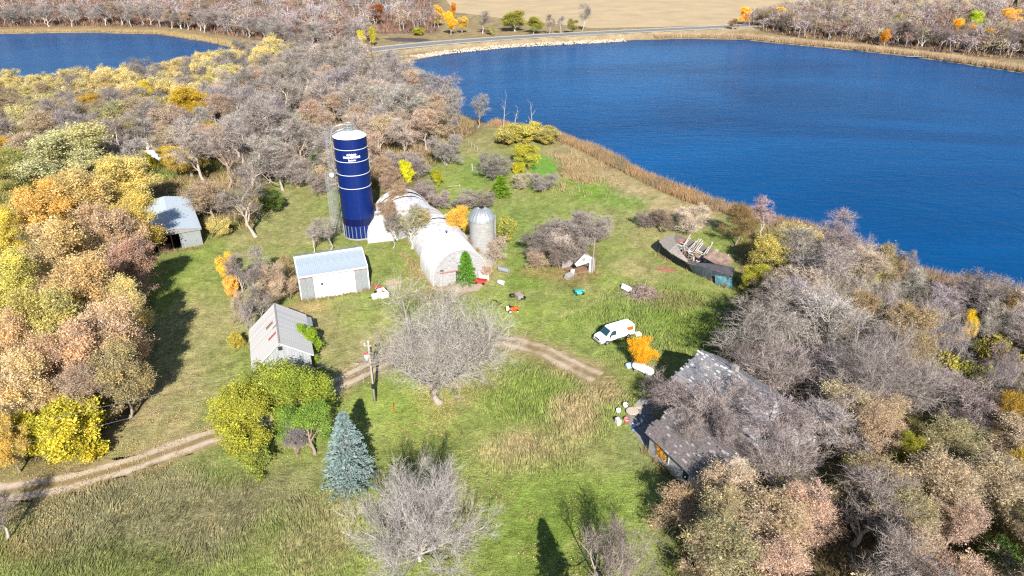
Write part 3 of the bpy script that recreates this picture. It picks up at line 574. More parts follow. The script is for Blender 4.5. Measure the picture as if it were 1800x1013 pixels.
L = [ # kind, px, py, rpx, h, crown, name, label
 ('leafy', 430, 745, 62, 8.5, (.44,.44,.06), 'leafy_tree', 'yellow-green leafy tree on the track side, left of the clump by the grey gable shed'),
 ('leafy', 520, 700, 58, 9.0, (.30,.36,.05), 'leafy_tree', 'green and gold leafy tree right below the gable of the white shed'),
 ('willow', 470, 690, 55, 9.0, (.36,.40,.08), 'leafy_tree', 'pale yellow leafy tree hiding the lower left wall of the gable shed'),
 ('willow', 545, 750, 46, 6.5, (.17,.27,.05), 'leafy_tree', 'darker green leafy tree at the left of the blue spruce'),
 ('brush', 515, 765, 26, 5.0, (.3,.25,.3), 'bare_shrub', 'purple-grey bare shrub in front of the green clump near the spruce'),
 ('willow', 450, 795, 36, 4.0, (.30,.34,.07), 'leafy_bush', 'low green bush where the dirt track passes the clump'),
 ('bush', 548, 600, 24, 4.2, (.24,.36,.03), 'leafy_bush', 'bright green bush against the right wall of the gable shed'),
 ('leafy', 1131, 618, 25, 4.8, (.78,.42,.025), 'small_tree', 'small bright orange-gold tree beside the white propane tank'),
 ('leafy', 805, 390, 24, 6.5, (.72,.46,.08), 'leafy_tree', 'golden yellow tree between the white barn roof and the domed silo'),
 ('dry', 850, 430, 30, 5.5, (.5,.33,.12), 'leafy_bush', 'tan and gold brush growing round the foot of the domed silo'),
 ('dry', 838, 432, 24, 5.5, (.55,.42,.26), 'dry_leaf_tree', 'tan-leaved brush hiding the lower left side of the domed silo'),
 ('brush', 868, 438, 24, 5.0, (.44,.35,.28), 'bare_shrub', 'grey-tan brush hiding the lower right side of the domed silo'),
 ('brush', 850, 475, 16, 3.0, (.4,.28,.2), 'bare_shrub', 'low tan shrub at the right corner of the round-roofed barn'),
 ('willow', 886, 405, 24, 5.0, (.36,.37,.08), 'leafy_bush', 'yellow-green bush right of the domed silo'),
 ('bush', 718, 302, 16, 4.5, (.6,.55,.03), 'leafy_bush', 'vivid yellow bush behind the white barn roof'),
 ('bush', 770, 312, 13, 3.0, (.4,.42,.03), 'leafy_bush', 'small olive-yellow bush at the left edge of the green clearing'),
 ('brush', 783, 260, 34, 7.5, (.42,.35,.33), 'bare_tree', 'rounded pinkish leafless tree at the top left of the green clearing'),
 ('brush', 869, 292, 34, 6.0, (.34,.29,.24), 'bare_tree', 'rounded grey-brown leafless tree beside the fence post in the clearing'),
 ('willow', 925, 270, 26, 5.5, (.55,.5,.06), 'leafy_tree', 'yellow leafy tree beside the green duckweed pond'),
 ('willow', 915, 235, 30, 5.0, (.48,.42,.1), 'leafy_bush', 'pale yellow thicket at the lake edge beyond the pond'),
 ('willow', 885, 240, 26, 4.5, (.5,.42,.12), 'leafy_bush', 'golden thicket on the shore left of the pale yellow one'),
 ('willow', 960, 240, 24, 4.0, (.42,.36,.12), 'leafy_bush', 'olive thicket on the shore above the duckweed pond'),
 ('brush', 955, 320, 26, 4.0, (.38,.32,.3), 'bare_shrub', 'grey leafless shrub directly below the duckweed pond'),
 ('brush', 918, 318, 20, 3.6, (.4,.34,.25), 'bare_shrub', 'tan leafless shrub left of the grey one below the duckweed pond'),
 ('bush', 912, 296, 10, 2.6, (.5,.45,.03), 'leafy_bush', 'little yellow bush left of the duckweed pond'),
 ('dry', 680, 375, 22, 6.0, (.5,.34,.22), 'dry_leaf_tree', 'tree with dry orange-tan leaves right beside the blue silo'),
 ('dry', 690, 335, 30, 7.0, (.45,.32,.23), 'dry_leaf_tree', 'brown-leaved tree in front of the far end of the white barn'),
 ('brush', 745, 335, 24, 4.5, (.38,.3,.28), 'bare_shrub', 'grey shrub on the far side of the long white barn'),
 ('brush', 772, 350, 22, 4.0, (.4,.32,.28), 'bare_shrub', 'tan-grey shrub between the long white barn and the small clearing'),
 ('brush', 735, 290, 26, 5.5, (.38,.31,.3), 'bare_shrub', 'grey shrub right of the vivid yellow bush behind the barns'),
 ('brush', 700, 285, 26, 5.5, (.4,.32,.3), 'bare_shrub', 'pinkish shrub left of the vivid yellow bush behind the barns'),
 ('dry', 672, 300, 26, 7.5, (.48,.35,.24), 'dry_leaf_tree', 'brown-leaved tree right behind the upper part of the blue silo'),
 ('dry', 690, 385, 24, 6.5, (.6,.42,.26), 'dry_leaf_tree', 'orange-tan tree filling the gap between arched shed and long barn'),
 ('dry', 745, 392, 20, 6.5, (.55,.42,.2), 'dry_leaf_tree', 'olive-gold tree at the joint of the bright barn and the long barn'),
 ('dry', 700, 350, 26, 7.0, (.5,.34,.22), 'dry_leaf_tree', 'tan-leaved tree leaning over the middle of the long white barn'),
 ('tall', 742, 385, 24, 7.0, (.36,.3,.26), 'bare_tree', 'bare tree in front of the long white barn beside the quonset end'),
 ('brush', 815, 352, 28, 4.0, (.4,.33,.28), 'bare_shrub', 'tan shrub behind the golden tree near the domed silo'),
 ('brush', 850, 350, 22, 3.6, (.36,.3,.24), 'bare_shrub', 'brown shrub right behind the dome of the silo'),
 ('brush', 520, 300, 34, 7.0, (.38,.31,.3), 'bare_shrub', 'grey bare clump at the wood edge left of the blue silo'),
 ('brush', 560, 320, 22, 5.0, (.42,.34,.3), 'bare_shrub', 'pinkish clump touching the ladder side of the blue silo'),
 ('bare', 490, 290, 34, 10.0, (.38,.32,.31), 'bare_tree', 'broad bare tree at the wood edge above the thick-trunked tree'),
 ('tall', 722, 398, 32, 7.5, (.3,.28,.16), 'bare_tree', 'olive-twigged tree rising in front of the white barn between silo and quonset'),
 ('tall', 688, 400, 20, 7.0, (.3,.26,.2), 'bare_tree', 'slim leafless tree left of the olive-twigged one before the white barn'),
 ('tall', 577, 405, 22, 6.5, (.45,.38,.33), 'bare_tree', 'pale leafless tree between the machine shed and the blue silo'),
 ('tall', 548, 415, 16, 5.5, (.42,.36,.32), 'bare_tree', 'small pale leafless tree behind the ridge of the machine shed'),
 ('tall', 437, 350, 46, 13., (.36,.31,.29), 'bare_tree', 'tall bare tree with thick grey trunk standing on the grass left of the blue silo'),
 ('dry', 370, 350, 40, 8.5, (.45,.36,.25), 'dry_leaf_tree', 'pale tan tree overhanging the right side of the open metal shed'),
 ('bush', 385, 400, 18, 3.5, (.62,.52,.2), 'leafy_bush', 'cream-yellow bush at the right corner of the open metal shed'),
 ('bush', 475, 355, 22, 4.5, (.14,.19,.05), 'leafy_bush', 'dark green bush right of the thick-trunked bare tree'),
 ('leafy', 395, 470, 16, 4.0, (.7,.5,.07), 'leafy_bush', 'yellow bush at the left edge of the strip of brush by the machine shed'),
 ('leafy', 408, 505, 14, 3.5, (.7,.4,.1), 'leafy_bush', 'orange-yellow bush just below the yellow one left of the machine shed'),
 ('tall', 440, 500, 24, 6.5, (.33,.27,.25), 'bare_tree', 'upright leafless tree behind the far end of the gable shed'),
 ('tall', 430, 560, 18, 6.5, (.34,.28,.28), 'bare_tree', 'leafless tree leaning over the left roof slope of the gable shed'),
 ('tall', 462, 465, 26, 7.5, (.35,.3,.27), 'bare_tree', 'upright bare tree at the top of the brush strip left of the machine shed'),
 ('tall', 452, 530, 22, 7.0, (.34,.28,.27), 'bare_tree', 'bare tree in the middle of the brush strip behind the gable shed'),
 ('bare', 418, 480, 24, 6.5, (.36,.3,.26), 'bare_tree', 'bare tree between the orange-yellow bush and the brush strip'),
 ('brush', 470, 520, 26, 5.0, (.38,.29,.2), 'bare_shrub', 'tan-brown shrub behind the ridge of the gable shed'),
 ('dry', 500, 470, 20, 5.0, (.45,.35,.2), 'dry_leaf_tree', 'small tan-leaved tree at the back left corner of the machine shed'),
 ('brush', 480, 490, 24, 5.5, (.35,.26,.18), 'bare_shrub', 'brown leafless brush against the left gable of the machine shed'),
 ('brush', 425, 540, 22, 5.0, (.33,.26,.2), 'bare_shrub', 'brown brush along the left side of the gable shed'),
 ('brush', 505, 505, 18, 4.0, (.38,.28,.18), 'bare_shrub', 'low brown brush below the left corner of the machine shed'),
 ('bush', 412, 600, 14, 2.6, (.5,.42,.08), 'leafy_bush', 'small yellow bush left of the gable shed below its eave'),
 ('brush', 950, 425, 38, 5.5, (.34,.26,.24), 'bare_thicket', 'left half of the large brown leafless thicket beside the roofless white hut'),
 ('brush', 1000, 400, 44, 6.5, (.37,.3,.3), 'bare_thicket', 'tallest middle part of the brown leafless thicket behind the roofless white hut'),
 ('brush', 1045, 400, 34, 5.5, (.38,.31,.28), 'bare_thicket', 'right part of the leafless thicket behind the roofless white hut'),
 ('brush', 978, 425, 30, 5.0, (.4,.32,.27), 'bare_thicket', 'tan middle clump of the leafless thicket, between its left half and tallest part'),
 ('brush', 1010, 440, 30, 5.0, (.36,.29,.24), 'bare_thicket', 'brown clump of the thicket directly left of the hut gable'),
 ('brush', 945, 455, 22, 3.2, (.4,.3,.22), 'bare_thicket', 'low rusty clump at the bottom left corner of the big thicket'),
 ('willow', 1765, 985, 34, 3.0, (.16,.24,.06), 'leafy_bush', 'green bush in the bottom right corner'),
 ('willow', 1715, 1000, 30, 2.6, (.2,.28,.07), 'leafy_bush', 'low green bush left of the corner bush at the bottom right'),
 ('brush', 985, 450, 26, 4.0, (.3,.24,.2), 'bare_thicket', 'low front part of the leafless thicket left of the roofless white hut'),
 ('dry', 1165, 385, 28, 4.5, (.36,.28,.22), 'bare_thicket', 'grey-brown thicket behind the left end of the collapsed barn'),
 ('brush', 1215, 385, 34, 5.5, (.42,.33,.27), 'bare_thicket', 'pinkish leafless thicket behind the middle of the collapsed barn'),
 ('brush', 1140, 385, 20, 3.6, (.36,.29,.24), 'bare_thicket', 'small grey thicket left of and behind the collapsed barn'),
 ('dry', 1300, 390, 32, 8.0, (.36,.24,.1), 'dry_leaf_tree', 'brown tree with a few orange leaves rising at the far right of the collapsed barn'),
 ('tall', 1345, 380, 24, 8.0, (.4,.27,.28), 'bare_tree', 'reddish leafless tree top standing out against the lake right of the collapsed barn'),
 ('willow', 1400, 425, 38, 7.5, (.58,.47,.17), 'leafy_tree', 'pale yellow tree on the lakeshore right of the collapsed barn'),
 ('willow', 1345, 440, 36, 7.0, (.52,.45,.13), 'leafy_tree', 'yellow tree between the collapsed barn and the pale yellow shore tree'),
 ('willow', 1330, 490, 24, 5.5, (.42,.4,.05), 'leafy_tree', 'vivid yellow-green tree at the near right end of the collapsed barn'),
 ('dry', 1360, 500, 34, 6.5, (.42,.36,.2), 'dry_leaf_tree', 'grey and yellow tree below the yellow shore trees'),
 ('tall', 1470, 450, 42, 10., (.32,.25,.26), 'bare_tree', 'dark-trunked leafless tree standing against the lake right of the pale yellow tree'),
 ('tall', 1605, 470, 14, 7.0, (.34,.3,.33), 'bare_tree', 'thin leafless tree leaning out over the lake'),
 ('tall', 1745, 525, 46, 9.5, (.33,.26,.28), 'bare_tree', 'leafless tree against the lake near the right edge'),
 ('dry', 1770, 545, 20, 7.0, (.7,.5,.12), 'dry_leaf_tree', 'tree with sparse yellow leaves near the right edge below the lake'),
 ('leafy', 1700, 580, 13, 6.5, (.62,.45,.03), 'leafy_tree', 'small deep yellow tree among bare ones below the lake at the right'),
 ('yard', 1540, 640, 120, 12.5, (.36,.32,.31), 'bare_tree', 'huge gnarled leafless tree with many long limbs in the wood at the right'),
 ('dry', 1570, 655, 22, 6.5, (.5,.22,.03), 'dry_leaf_tree', 'small tree with burnt orange leaves amid the huge gnarled bare tree'),
 ('dry', 1530, 765, 44, 8.0, (.5,.38,.24), 'dry_leaf_tree', 'tan-leaved tree below the huge gnarled bare tree'),
 ('leafy', 1600, 800, 22, 6.0, (.3,.3,.04), 'leafy_tree', 'olive green tree among tan trees low at the right'),
 ('dry', 1775, 740, 34, 8.0, (.5,.33,.05), 'dry_leaf_tree', 'golden-brown tree at the right edge half way down'),
 ('dry', 1785, 830, 28, 7.0, (.58,.42,.06), 'dry_leaf_tree', 'yellow-leaved tree at the right edge below the golden-brown one'),
 ('bare', 1222, 765, 30, 6.5, (.4,.33,.29), 'bare_tree', 'brownish bare tree over the ridge of the shingled farmhouse'),
 ('bare', 1300, 700, 36, 8.0, (.38,.32,.32), 'bare_tree', 'bare tree hiding the left roof slope of the white farmhouse'),
 ('tall', 1265, 760, 30, 7.5, (.38,.31,.28), 'bare_tree', 'bare tree standing over the shaded roof of the shingled farmhouse'),
 ('brush', 1172, 800, 16, 2.6, (.6,.3,.04), 'leafy_bush', 'tiny yellow-orange shrub against the near wall of the shingled farmhouse'),
 ('tall', 1165, 705, 10, 4.5, (.4,.28,.28), 'bare_tree', 'thin bare sapling beyond the corner of the shingled farmhouse'),
]
for k, px, py, rp, h, c, nm, lb in L:
    if lb.startswith('tiny'): k = 'bush'
    tp(k, px, py, rp, h, c, lb, nm, cat='bush' if 'bush' in nm or 'shrub' in nm or 'thicket' in nm else 'tree', trunk=BRNB if nm != 'bare_tree' else GREYB)
# the wall of big autumn maples on the left
ML = [ (130,275,68,14.5,PALEL,'pale yellow-green broad maple, farthest of the big autumn trees'), (28,300,34,11,(.3,.28,.08),'dark olive tree at the left edge beside the farthest broad maple'),
 (225,322,46,13,(.64,.47,.16),'light yellow maple overhanging the far end of the open metal shed'), (150,350,54,13.5,(.62,.42,.15),'yellow-tan maple left of the open metal shed roof'),
 (75,378,50,13,(.6,.36,.1),'orange-yellow maple in the second row of the autumn trees'), (245,392,42,12.5,(.66,.45,.12),'golden maple hanging over the left side of the open metal shed'),
 (190,420,46,13,(.56,.36,.2),'pinkish tan maple left of the open shed doorway'), (15,420,34,12,(.6,.44,.08),'deep yellow maple at the left edge, level with the open shed'),
 (105,455,56,14,(.58,.4,.18),'broad tan maple in the middle of the autumn trees'), (240,470,40,11,(.5,.31,.2),'rosy brown tree whose branches reach over the shaded grass below the open shed'),
 (35,510,46,13,(.52,.42,.1),'yellow-green maple at the left edge half way down'), (160,520,54,14,(.56,.38,.16),'tan-gold maple bulging towards the grass strip'),
 (225,545,36,11,(.55,.4,.16),'light tan tree on the outer edge of the maples over long shadows'), (90,580,54,13.5,(.48,.38,.13),'olive-tan maple inside the left mass'),
 (195,605,50,13,(.52,.34,.2),'pink-brown maple leaning out toward the gable shed'), (20,610,40,12,(.56,.36,.18),'rust-tan maple at the left edge above the lime bush'),
 (120,645,52,13,(.54,.34,.2),'pinkish maple above the bright lime bush'), (205,660,42,10.5,(.46,.35,.17),'olive-brown tree with long low branches near the track'),
 (45,690,50,12,(.56,.37,.19),'tan maple left of and behind the lime bush'), (150,700,42,9.5,(.46,.32,.22),'grey-tan half-bare tree directly behind the lime bush'),
 (10,770,30,8,(.66,.42,.1),'orange tree at the left edge beside the track'), (65,770,44,6.0,(.4,.34,.03),'lime bush at the corner of the maples by the dirt track, its left half'),
 (135,757,48,6.5,(.46,.37,.04),'bright yellow-green bush at the corner of the maples by the track, its right half')]
for px, py, rp, h, c, lb in ML:
    c = (c[0], c[1]*1.1, c[2]*1.2)
    tp('dry' if 'half-bare' in lb else 'leafy', px, py, rp*1.12, h, c, lb, 'leafy_bush' if 'bush' in lb and 'behind' not in lb and 'above' not in lb else 'maple_tree', trunk=(.22, .18, .15), group='big autumn maples along the left side', cat='tree')
# across the water: trees one can tell apart
FAR = [('leafy',660,24,13,12,(.3,.1,.03),'rust_tree','rust-red round tree in the far wood above the road'),('leafy',792,38,12,12,(.8,.5,.05),'leafy_tree','bright yellow tree at the end of the far wood'),('leafy',770,26,9,12,(.78,.5,.06),'leafy_tree','slim yellow tree left of the bright yellow one across the road'),
 ('leafy',812,42,10,9,(.7,.46,.1),'leafy_tree','dull gold tree right of the bright yellow one across the road'),('leafy',796,22,7,13,(.55,.22,.03),'leafy_tree','small orange-brown crown behind the bright yellow tree'),
 ('leafy',905,35,24,11,(.34,.33,.06),'leafy_tree','broad olive tree standing against the tan field above the road'),('leafy',938,42,16,9,(.3,.3,.06),'leafy_tree','olive tree right of the broad olive one at the field edge'),
 ('tall',848,36,12,12,GREYB,'bare_tree','thin grey tree left of the broad olive tree at the field edge'),('tall',965,40,10,11,BRNB,'bare_tree','brown bare tree right of the olive trees at the field edge'),('tall',985,42,9,10,GREYB,'bare_tree','slender grey bare tree between the olive trees and the tallest one'),
 ('bare',1025,26,14,15,GREYB,'bare_tree','tallest bare tree standing alone against the tan field'),('leafy',1008,45,11,8,(.3,.28,.1),'leafy_tree','dull olive tree at the foot of the tallest bare tree by the field'),
 ('bush',735,56,12,4,(.35,.34,.05),'leafy_bush','low olive bush on the roadside left of the broad olive tree'),('bush',865,54,10,4.5,(.4,.36,.16),'leafy_bush','rounded pale bush by the road below the broad olive tree'),
 ('leafy',636,66,7,8,(.55,.48,.04),'leafy_tree','small yellow tree on the point left of the marsh'),('leafy',655,62,7,9,(.6,.5,.05),'leafy_tree','yellow poplar-like tree on the left of the marsh'),
 ('leafy',1310,26,12,10,(.85,.45,.03),'leafy_tree','orange-gold tree alone where the road meets the right wood'),('dry',1290,42,10,7,BRNL,'dry_leaf_tree','small brown tree beneath the orange-gold one by the road'),
 ('leafy',1688,50,12,11,(.85,.5,.03),'leafy_tree','brilliant yellow tree in the far right wood'),('leafy',1704,58,10,9,(.8,.42,.03),'leafy_tree','orange-yellow tree right below the brilliant yellow one'),('leafy',1716,36,15,12,(.42,.5,.05),'leafy_tree','yellow-green tree behind the brilliant yellow one in the far right wood'),
 ('leafy',1738,66,14,9,(.6,.34,.03),'leafy_tree','ochre round tree in the far right wood near the shore'),('leafy',1780,32,16,12,(.8,.48,.08),'leafy_tree','soft orange tree at the far right edge'),('leafy',1558,64,9,8,(.6,.28,.03),'leafy_tree','orange tree by the reeds on the far right bank'),
 ('dry',1578,38,14,10,PALEL,'dry_leaf_tree','cream-leaved tree in the middle of the far right wood'),('fir',1783,12,7,12,(.04,.09,.03),'conifer_tree','dark conifer poking up at the top right corner'),
 ('leafy',1372,24,12,9,(.7,.46,.08),'leafy_tree','yellow tree at the left end of the far right wood'),('leafy',1470,22,10,9,(.6,.45,.06),'leafy_tree','gold crown at the field edge of the far right wood'),
 ('bare',1455,10,14,14,GREYB,'bare_tree','tall bare tree rising above the far right wood against the field')]
for k, px, py, rp, h, c, nm, lb in FAR: tp(k, px, py, rp, h, c, lb, nm, group='trees across the water', cat='bush' if 'bush' in nm else 'tree')
# dead snags at the lake edge
def snag(px, py, h, lean, label):
    p = at(px, py); r = thing('dead_tree', label, 'tree', (p[0], p[1], -.2)); m = M(); q = Vector((0, 0, 0)); pts = [q]
    for i in range(5): q = q+Vector((lean*h/5+random.uniform(-.1, .1), random.uniform(-.15, .15), h/5)); pts.append(q)
    m.tube(pts, [.16, .14, .11, .08, .05, .02], 6); m.build('trunk', POLEWD, r); b = M()
    for i in range(6):
        s = pts[2+i % 4]; d = Vector((random.uniform(-1, 1), random.uniform(-.6, .6), random.uniform(.3, 1))).normalized(); b.tube([s, s+d*h*.12, s+d*h*.22+Vector((0, 0, .2))], [.04, .03, .01], 4)
    b.build('branches', POLEWD, r)
snag(884, 226, 9.5, .1, 'bleached dead trunk leaning right at the lake edge'); snag(903, 224, 6, .2, 'short dead snag right of the bleached leaning one'); snag(938, 236, 9, -.12, 'thin dead snag leaning left over the cattails')
# ------------------------------------------------------------------ the woods between
TANGLE = [at(560, 425), at(620, 430), at(590, 470)]
SITES = [(-28.9, 121, 5), (-30, 99, 8), (-31, 78, 7), (-10, 105, 8), (-15, 118, 7), (-20, 128, 7), (-5, 108, 3), (30, 107, 5), (35, 101, 5), (12, 104, 3), (-64, 118, 5), (-67, 127, 6), (20, 58, 6.5), (25, 52, 3), (29, 66, 7), (29.5, 53.5, 4.5), (33.5, 56, 3)]
LOOKS = {'willow': 'cream-green leafy tree', 'dry': 'tree with dry tan leaves', 'leafy': 'gold leafy tree', 'bare': 'grey bare tree', 'tall': 'slim bare tree', 'bush': 'green bush', 'spread': 'spreading bare tree', 'brush': 'brown bare shrub'}
TREEO = []
_tree = tree
def tree(*a, **k):
    r = _tree(*a, **k); TREEO.append(r); return r
def fill(pg, gap, chooser, group_of, jitter=.8, tries=6000, excl=(), sep=.62, maxn=300):
    x0, y0 = pg.min(0); x1, y1 = pg.max(0); n = 0
    for _ in range(tries):
        x = random.uniform(x0, x1); y = random.uniform(y0, y1)
        if not inside(np.array(x), np.array(y), pg): continue
        if abs(x) > y*.86+14 or y < 33: continue
        g = gap*random.uniform(.8, 1.2)
        if any((x-a)**2+(y-b)**2 < (g*.5+r*.45)**2 for a, b, r in TREES): continue
        if any((x-a)**2+(y-b)**2 < (r+g*.35)**2 for a, b, r in SITES): continue
        if inside(np.array(x), np.array(y), LAKE_R) or inside(np.array(x), np.array(y), LAKE_L): continue
        if min(dist(np.array(x), np.array(y), LAKE_R, True), dist(np.array(x), np.array(y), LAKE_L, True)) < 2.5: continue
        k, h, c, nm, lb = chooser(x, y); tree(k, x, y, h, h*random.uniform(.75, 1.05)*(1. if k in ('bare', 'dry', 'willow', 'leafy') else .8), c, random.choice((GREYB, BRNB, PALEB)), lb, nm, 'tree', group_of, lean=(random.uniform(-.1, .1), random.uniform(-.1, .1))); TREEO[-1]['look'] = LOOKS[k]; FILLED.append((TREEO[-1], x, y, h)); n += 1
        if n >= maxn: break
    return n
def ch_left(x, y):
    f = x < -95 and y > 150; u = random.random()
    near_lake = y > 215
    if f:
        if near_lake and u < .55: return 'willow', random.uniform(8, 11), (.62, .53, .25), 'pale_willow', 'cream-yellow willow crown in the left wood near the left lake'
        if u < .3: return 'willow', random.uniform(7, 10), (.48, .44, .22), 'grey_willow', 'sage and cream leafy tree in the wood left of the silo'
        if u < .5: return 'dry', random.uniform(8, 11), (.5, .4, .26), 'dry_leaf_tree', 'tan half-bare tree in the wood beyond the big maples'
        if u < .6: return 'leafy', random.uniform(6, 9), (.52, .36, .06), 'leafy_tree', 'ochre leafy tree in the wood beyond the big maples'
        return 'bare', random.uniform(8, 12), (.34, .29, .28), 'bare_tree', 'bare grey tree in the wood beyond the big maples'
    if u < .4: return 'bare', random.uniform(7, 13.5), random.choice(((.38, .32, .3), (.44, .36, .3), (.38, .33, .37), (.46, .42, .37))), 'bare_tree', 'bare grey tree in the dense wood behind the blue silo'
    if u < .66: return 'tall', random.uniform(9, 15.5), (.4, .36, .33), 'bare_tree', 'tall pale bare tree in the dense wood behind the blue silo'
    if u < .9: return 'dry', random.uniform(9, 12), random.choice(((.6, .46, .34), (.6, .5, .35), (.5, .38, .28))), 'oak_tree', 'oak with dry pinkish tan leaves in the wood behind the blue silo'
    if u < .95: return 'leafy', random.uniform(6, 8), (.45, .33, .04), 'leafy_tree', 'olive-gold leafy tree in the wood behind the blue silo'
    return 'bush', random.uniform(3, 5), (.14, .25, .03), 'leafy_bush', 'green undergrowth bush in the wood behind the blue silo'
for px, py, rp, h, c, nm, lb in ((330,185,36,12,(.5,.33,.04),'leafy_tree','dark gold tree in the middle of the left wood'),(345,200,22,8,(.5,.35,.03),'leafy_tree','golden green tree with a leaning white trunk beside it'),(255,170,14,11,(.55,.42,.05),'leafy_tree','narrow yellow tree rising in the left wood'),(640,205,18,9,(.5,.42,.04),'leafy_tree','yellow-olive tree above the cap of the blue silo'),(515,215,18,6,(.16,.27,.03),'leafy_bush','green bush low in the wood left of the silo cap'),(335,240,14,5,(.08,.2,.02),'leafy_bush','dark green round bush near the hidden white trailer'),(300,230,26,6,(.5,.47,.25),'willow_bush','cream bush left of the dark green round one'),(375,242,20,5.5,(.52,.42,.05),'leafy_bush','yellow bush right of the dark green round one'),(330,280,38,7,(.56,.4,.11),'leafy_tree','wide amber tree right of the hidden white trailer'),(250,285,18,5,(.6,.52,.05),'leafy_bush','bright yellow bush in front of the hidden white trailer'),(190,215,34,9,(.45,.43,.24),'willow_tree','sage green willow above the farthest broad maple'),(210,200,26,9,(.5,.46,.24),'willow_tree','cream willow beside the sage green one')):
    tp('leafy' if 'tree' in nm and 'willow' not in nm else 'willow', px, py, rp, h, c, lb, nm, cat='bush' if 'bush' in nm else 'tree')
WL = poly([(-500,300),(-250,205),(0,178),(150,170),(250,154),(330,140),(420,118),(480,106),(555,108),(640,118),(690,128),(735,170),(800,205),(845,226),(800,246),(755,262),(700,285),(665,300),(640,330),(610,345),(560,335),(520,350),(470,355),(400,340),(320,320),(270,290),(240,330),(0,330),(-300,420)])
nA = fill(WL, 6.9, ch_left, 'trees of the wood behind the farm', maxn=380, tries=14000)
def ch_right(x, y):
    u = random.random(); low = y < 62
    if low:
        if u < .62: return 'dry', random.uniform(6, 8.5), random.choice(((.62,.5,.34),(.58,.46,.3),(.6,.45,.33),(.46,.4,.22))), 'dry_leaf_tree', 'tree with sparse dry tan leaves at the bottom right'
        return 'bare', random.uniform(6.5, 9), (.36,.29,.27), 'bare_tree', 'leafless brown-grey tree at the bottom right'
    if u < .45: return 'bare', random.uniform(5, 10.5), random.choice(((.37,.31,.3),(.4,.32,.25),(.36,.31,.36),(.44,.39,.34))), 'bare_tree', 'leafless grey tree in the wood right of the farm'
    if u < .68: return 'spread', random.uniform(6, 9), random.choice(((.42,.35,.3),(.36,.3,.34),(.48,.43,.38))), 'bare_tree', 'spreading leafless tree in the wood right of the farm'
    if u < .82: return 'dry', random.uniform(6, 9), (.44,.35,.18), 'dry_leaf_tree', 'tree with olive-tan leftover leaves in the wood right of the farm'
    if u < .9: return 'bush', random.uniform(3, 5), (.36,.33,.07), 'leafy_bush', 'low yellow-green bush under the trees right of the farm'
    return 'brush', random.uniform(4, 6), (.33,.25,.22), 'bare_shrub', 'brown leafless undergrowth shrub right of the farm'
WR = poly([(1330,480),(1370,470),(1450,440),(1540,482),(1620,520),(1700,545),(1800,560),(2000,640),(2000,1250),(1240,1120),(1240,990),(1260,905),(1345,860),(1330,800),(1400,770),(1420,740),(1400,690),(1320,640),(1310,600),(1330,560),(1340,520)])
nB = fill(WR, 5.6, ch_right, 'trees of the wood at the right', maxn=190, tries=9000)
# overhanging trees around the two farmhouses
for px, py, rp, h, c, lb in ((1320,640,46,8,(.38,.3,.3),'reddish bare tree spreading over the front of the white farmhouse'),(1236,705,24,5,(.4,.31,.28),'rosy bare tree between the white farmhouse and the shingled one'),(1290,740,50,6.5,(.36,.29,.29),'low bare tree in the gap between the two farmhouse roofs'),(1370,650,50,9,(.36,.3,.28),'bare tree crowding the back of the white farmhouse'),(1395,790,52,9,(.37,.3,.3),'purple-grey bare tree right of the lit wall of the shingled farmhouse'),(1270,925,50,6,(.6,.48,.32),'tan-leaved tree in front of the shingled farmhouse at the bottom'),(1340,560,40,7.5,(.42,.36,.25),'olive-grey tree above the white farmhouse'),(1240,975,44,6.5,(.62,.5,.34),'tan-leaved tree at the edge of the shadowed lawn at the bottom right')):
    tp('dry' if 'tan-leaved' in lb or 'olive' in lb else 'spread', px, py, rp, h, c, lb, 'dry_leaf_tree' if 'tan-leaved' in lb else 'bare_tree')
for i, (x, y, h, c, k, lb) in enumerate(((22.0,61.2,8.5,(.38,.3,.3),'spread','reddish bare tree squeezed between the two farmhouses'),(19.2,63.5,6,(.36,.29,.28),'bare','grey bare tree before the long left wall of the white farmhouse'),(17.6,68,4.6,(.37,.3,.28),'spread','bare tree at the far left corner of the white farmhouse'),
 (33.5,56.5,8,(.38,.32,.31),'bare','bare tree at the near right corner of the white farmhouse'),(36.5,61.5,9.5,(.36,.3,.29),'spread','bare tree right of the white farmhouse'),(33.2,68.5,9.5,(.36,.3,.28),'spread','bare tree whose limbs spread over the ridge of the white farmhouse'),
 (28.0,75.5,9,(.35,.3,.27),'bare','bare tree behind the white farmhouse towards the lake'),(26.5,58.3,8,(.37,.3,.3),'bare','purplish bare tree against the right wall of the shingled farmhouse'),(16.5,47.8,5,(.5,.38,.24),'dry','low tan tree before the left corner of the shingled farmhouse'),(26.8,52.0,7,(.4,.31,.29),'spread','bare tree right of the sunlit gable of the shingled farmhouse'))):
    tree(k, x, y, h, h*1.15, c, GREYB, lb, 'bare_tree')
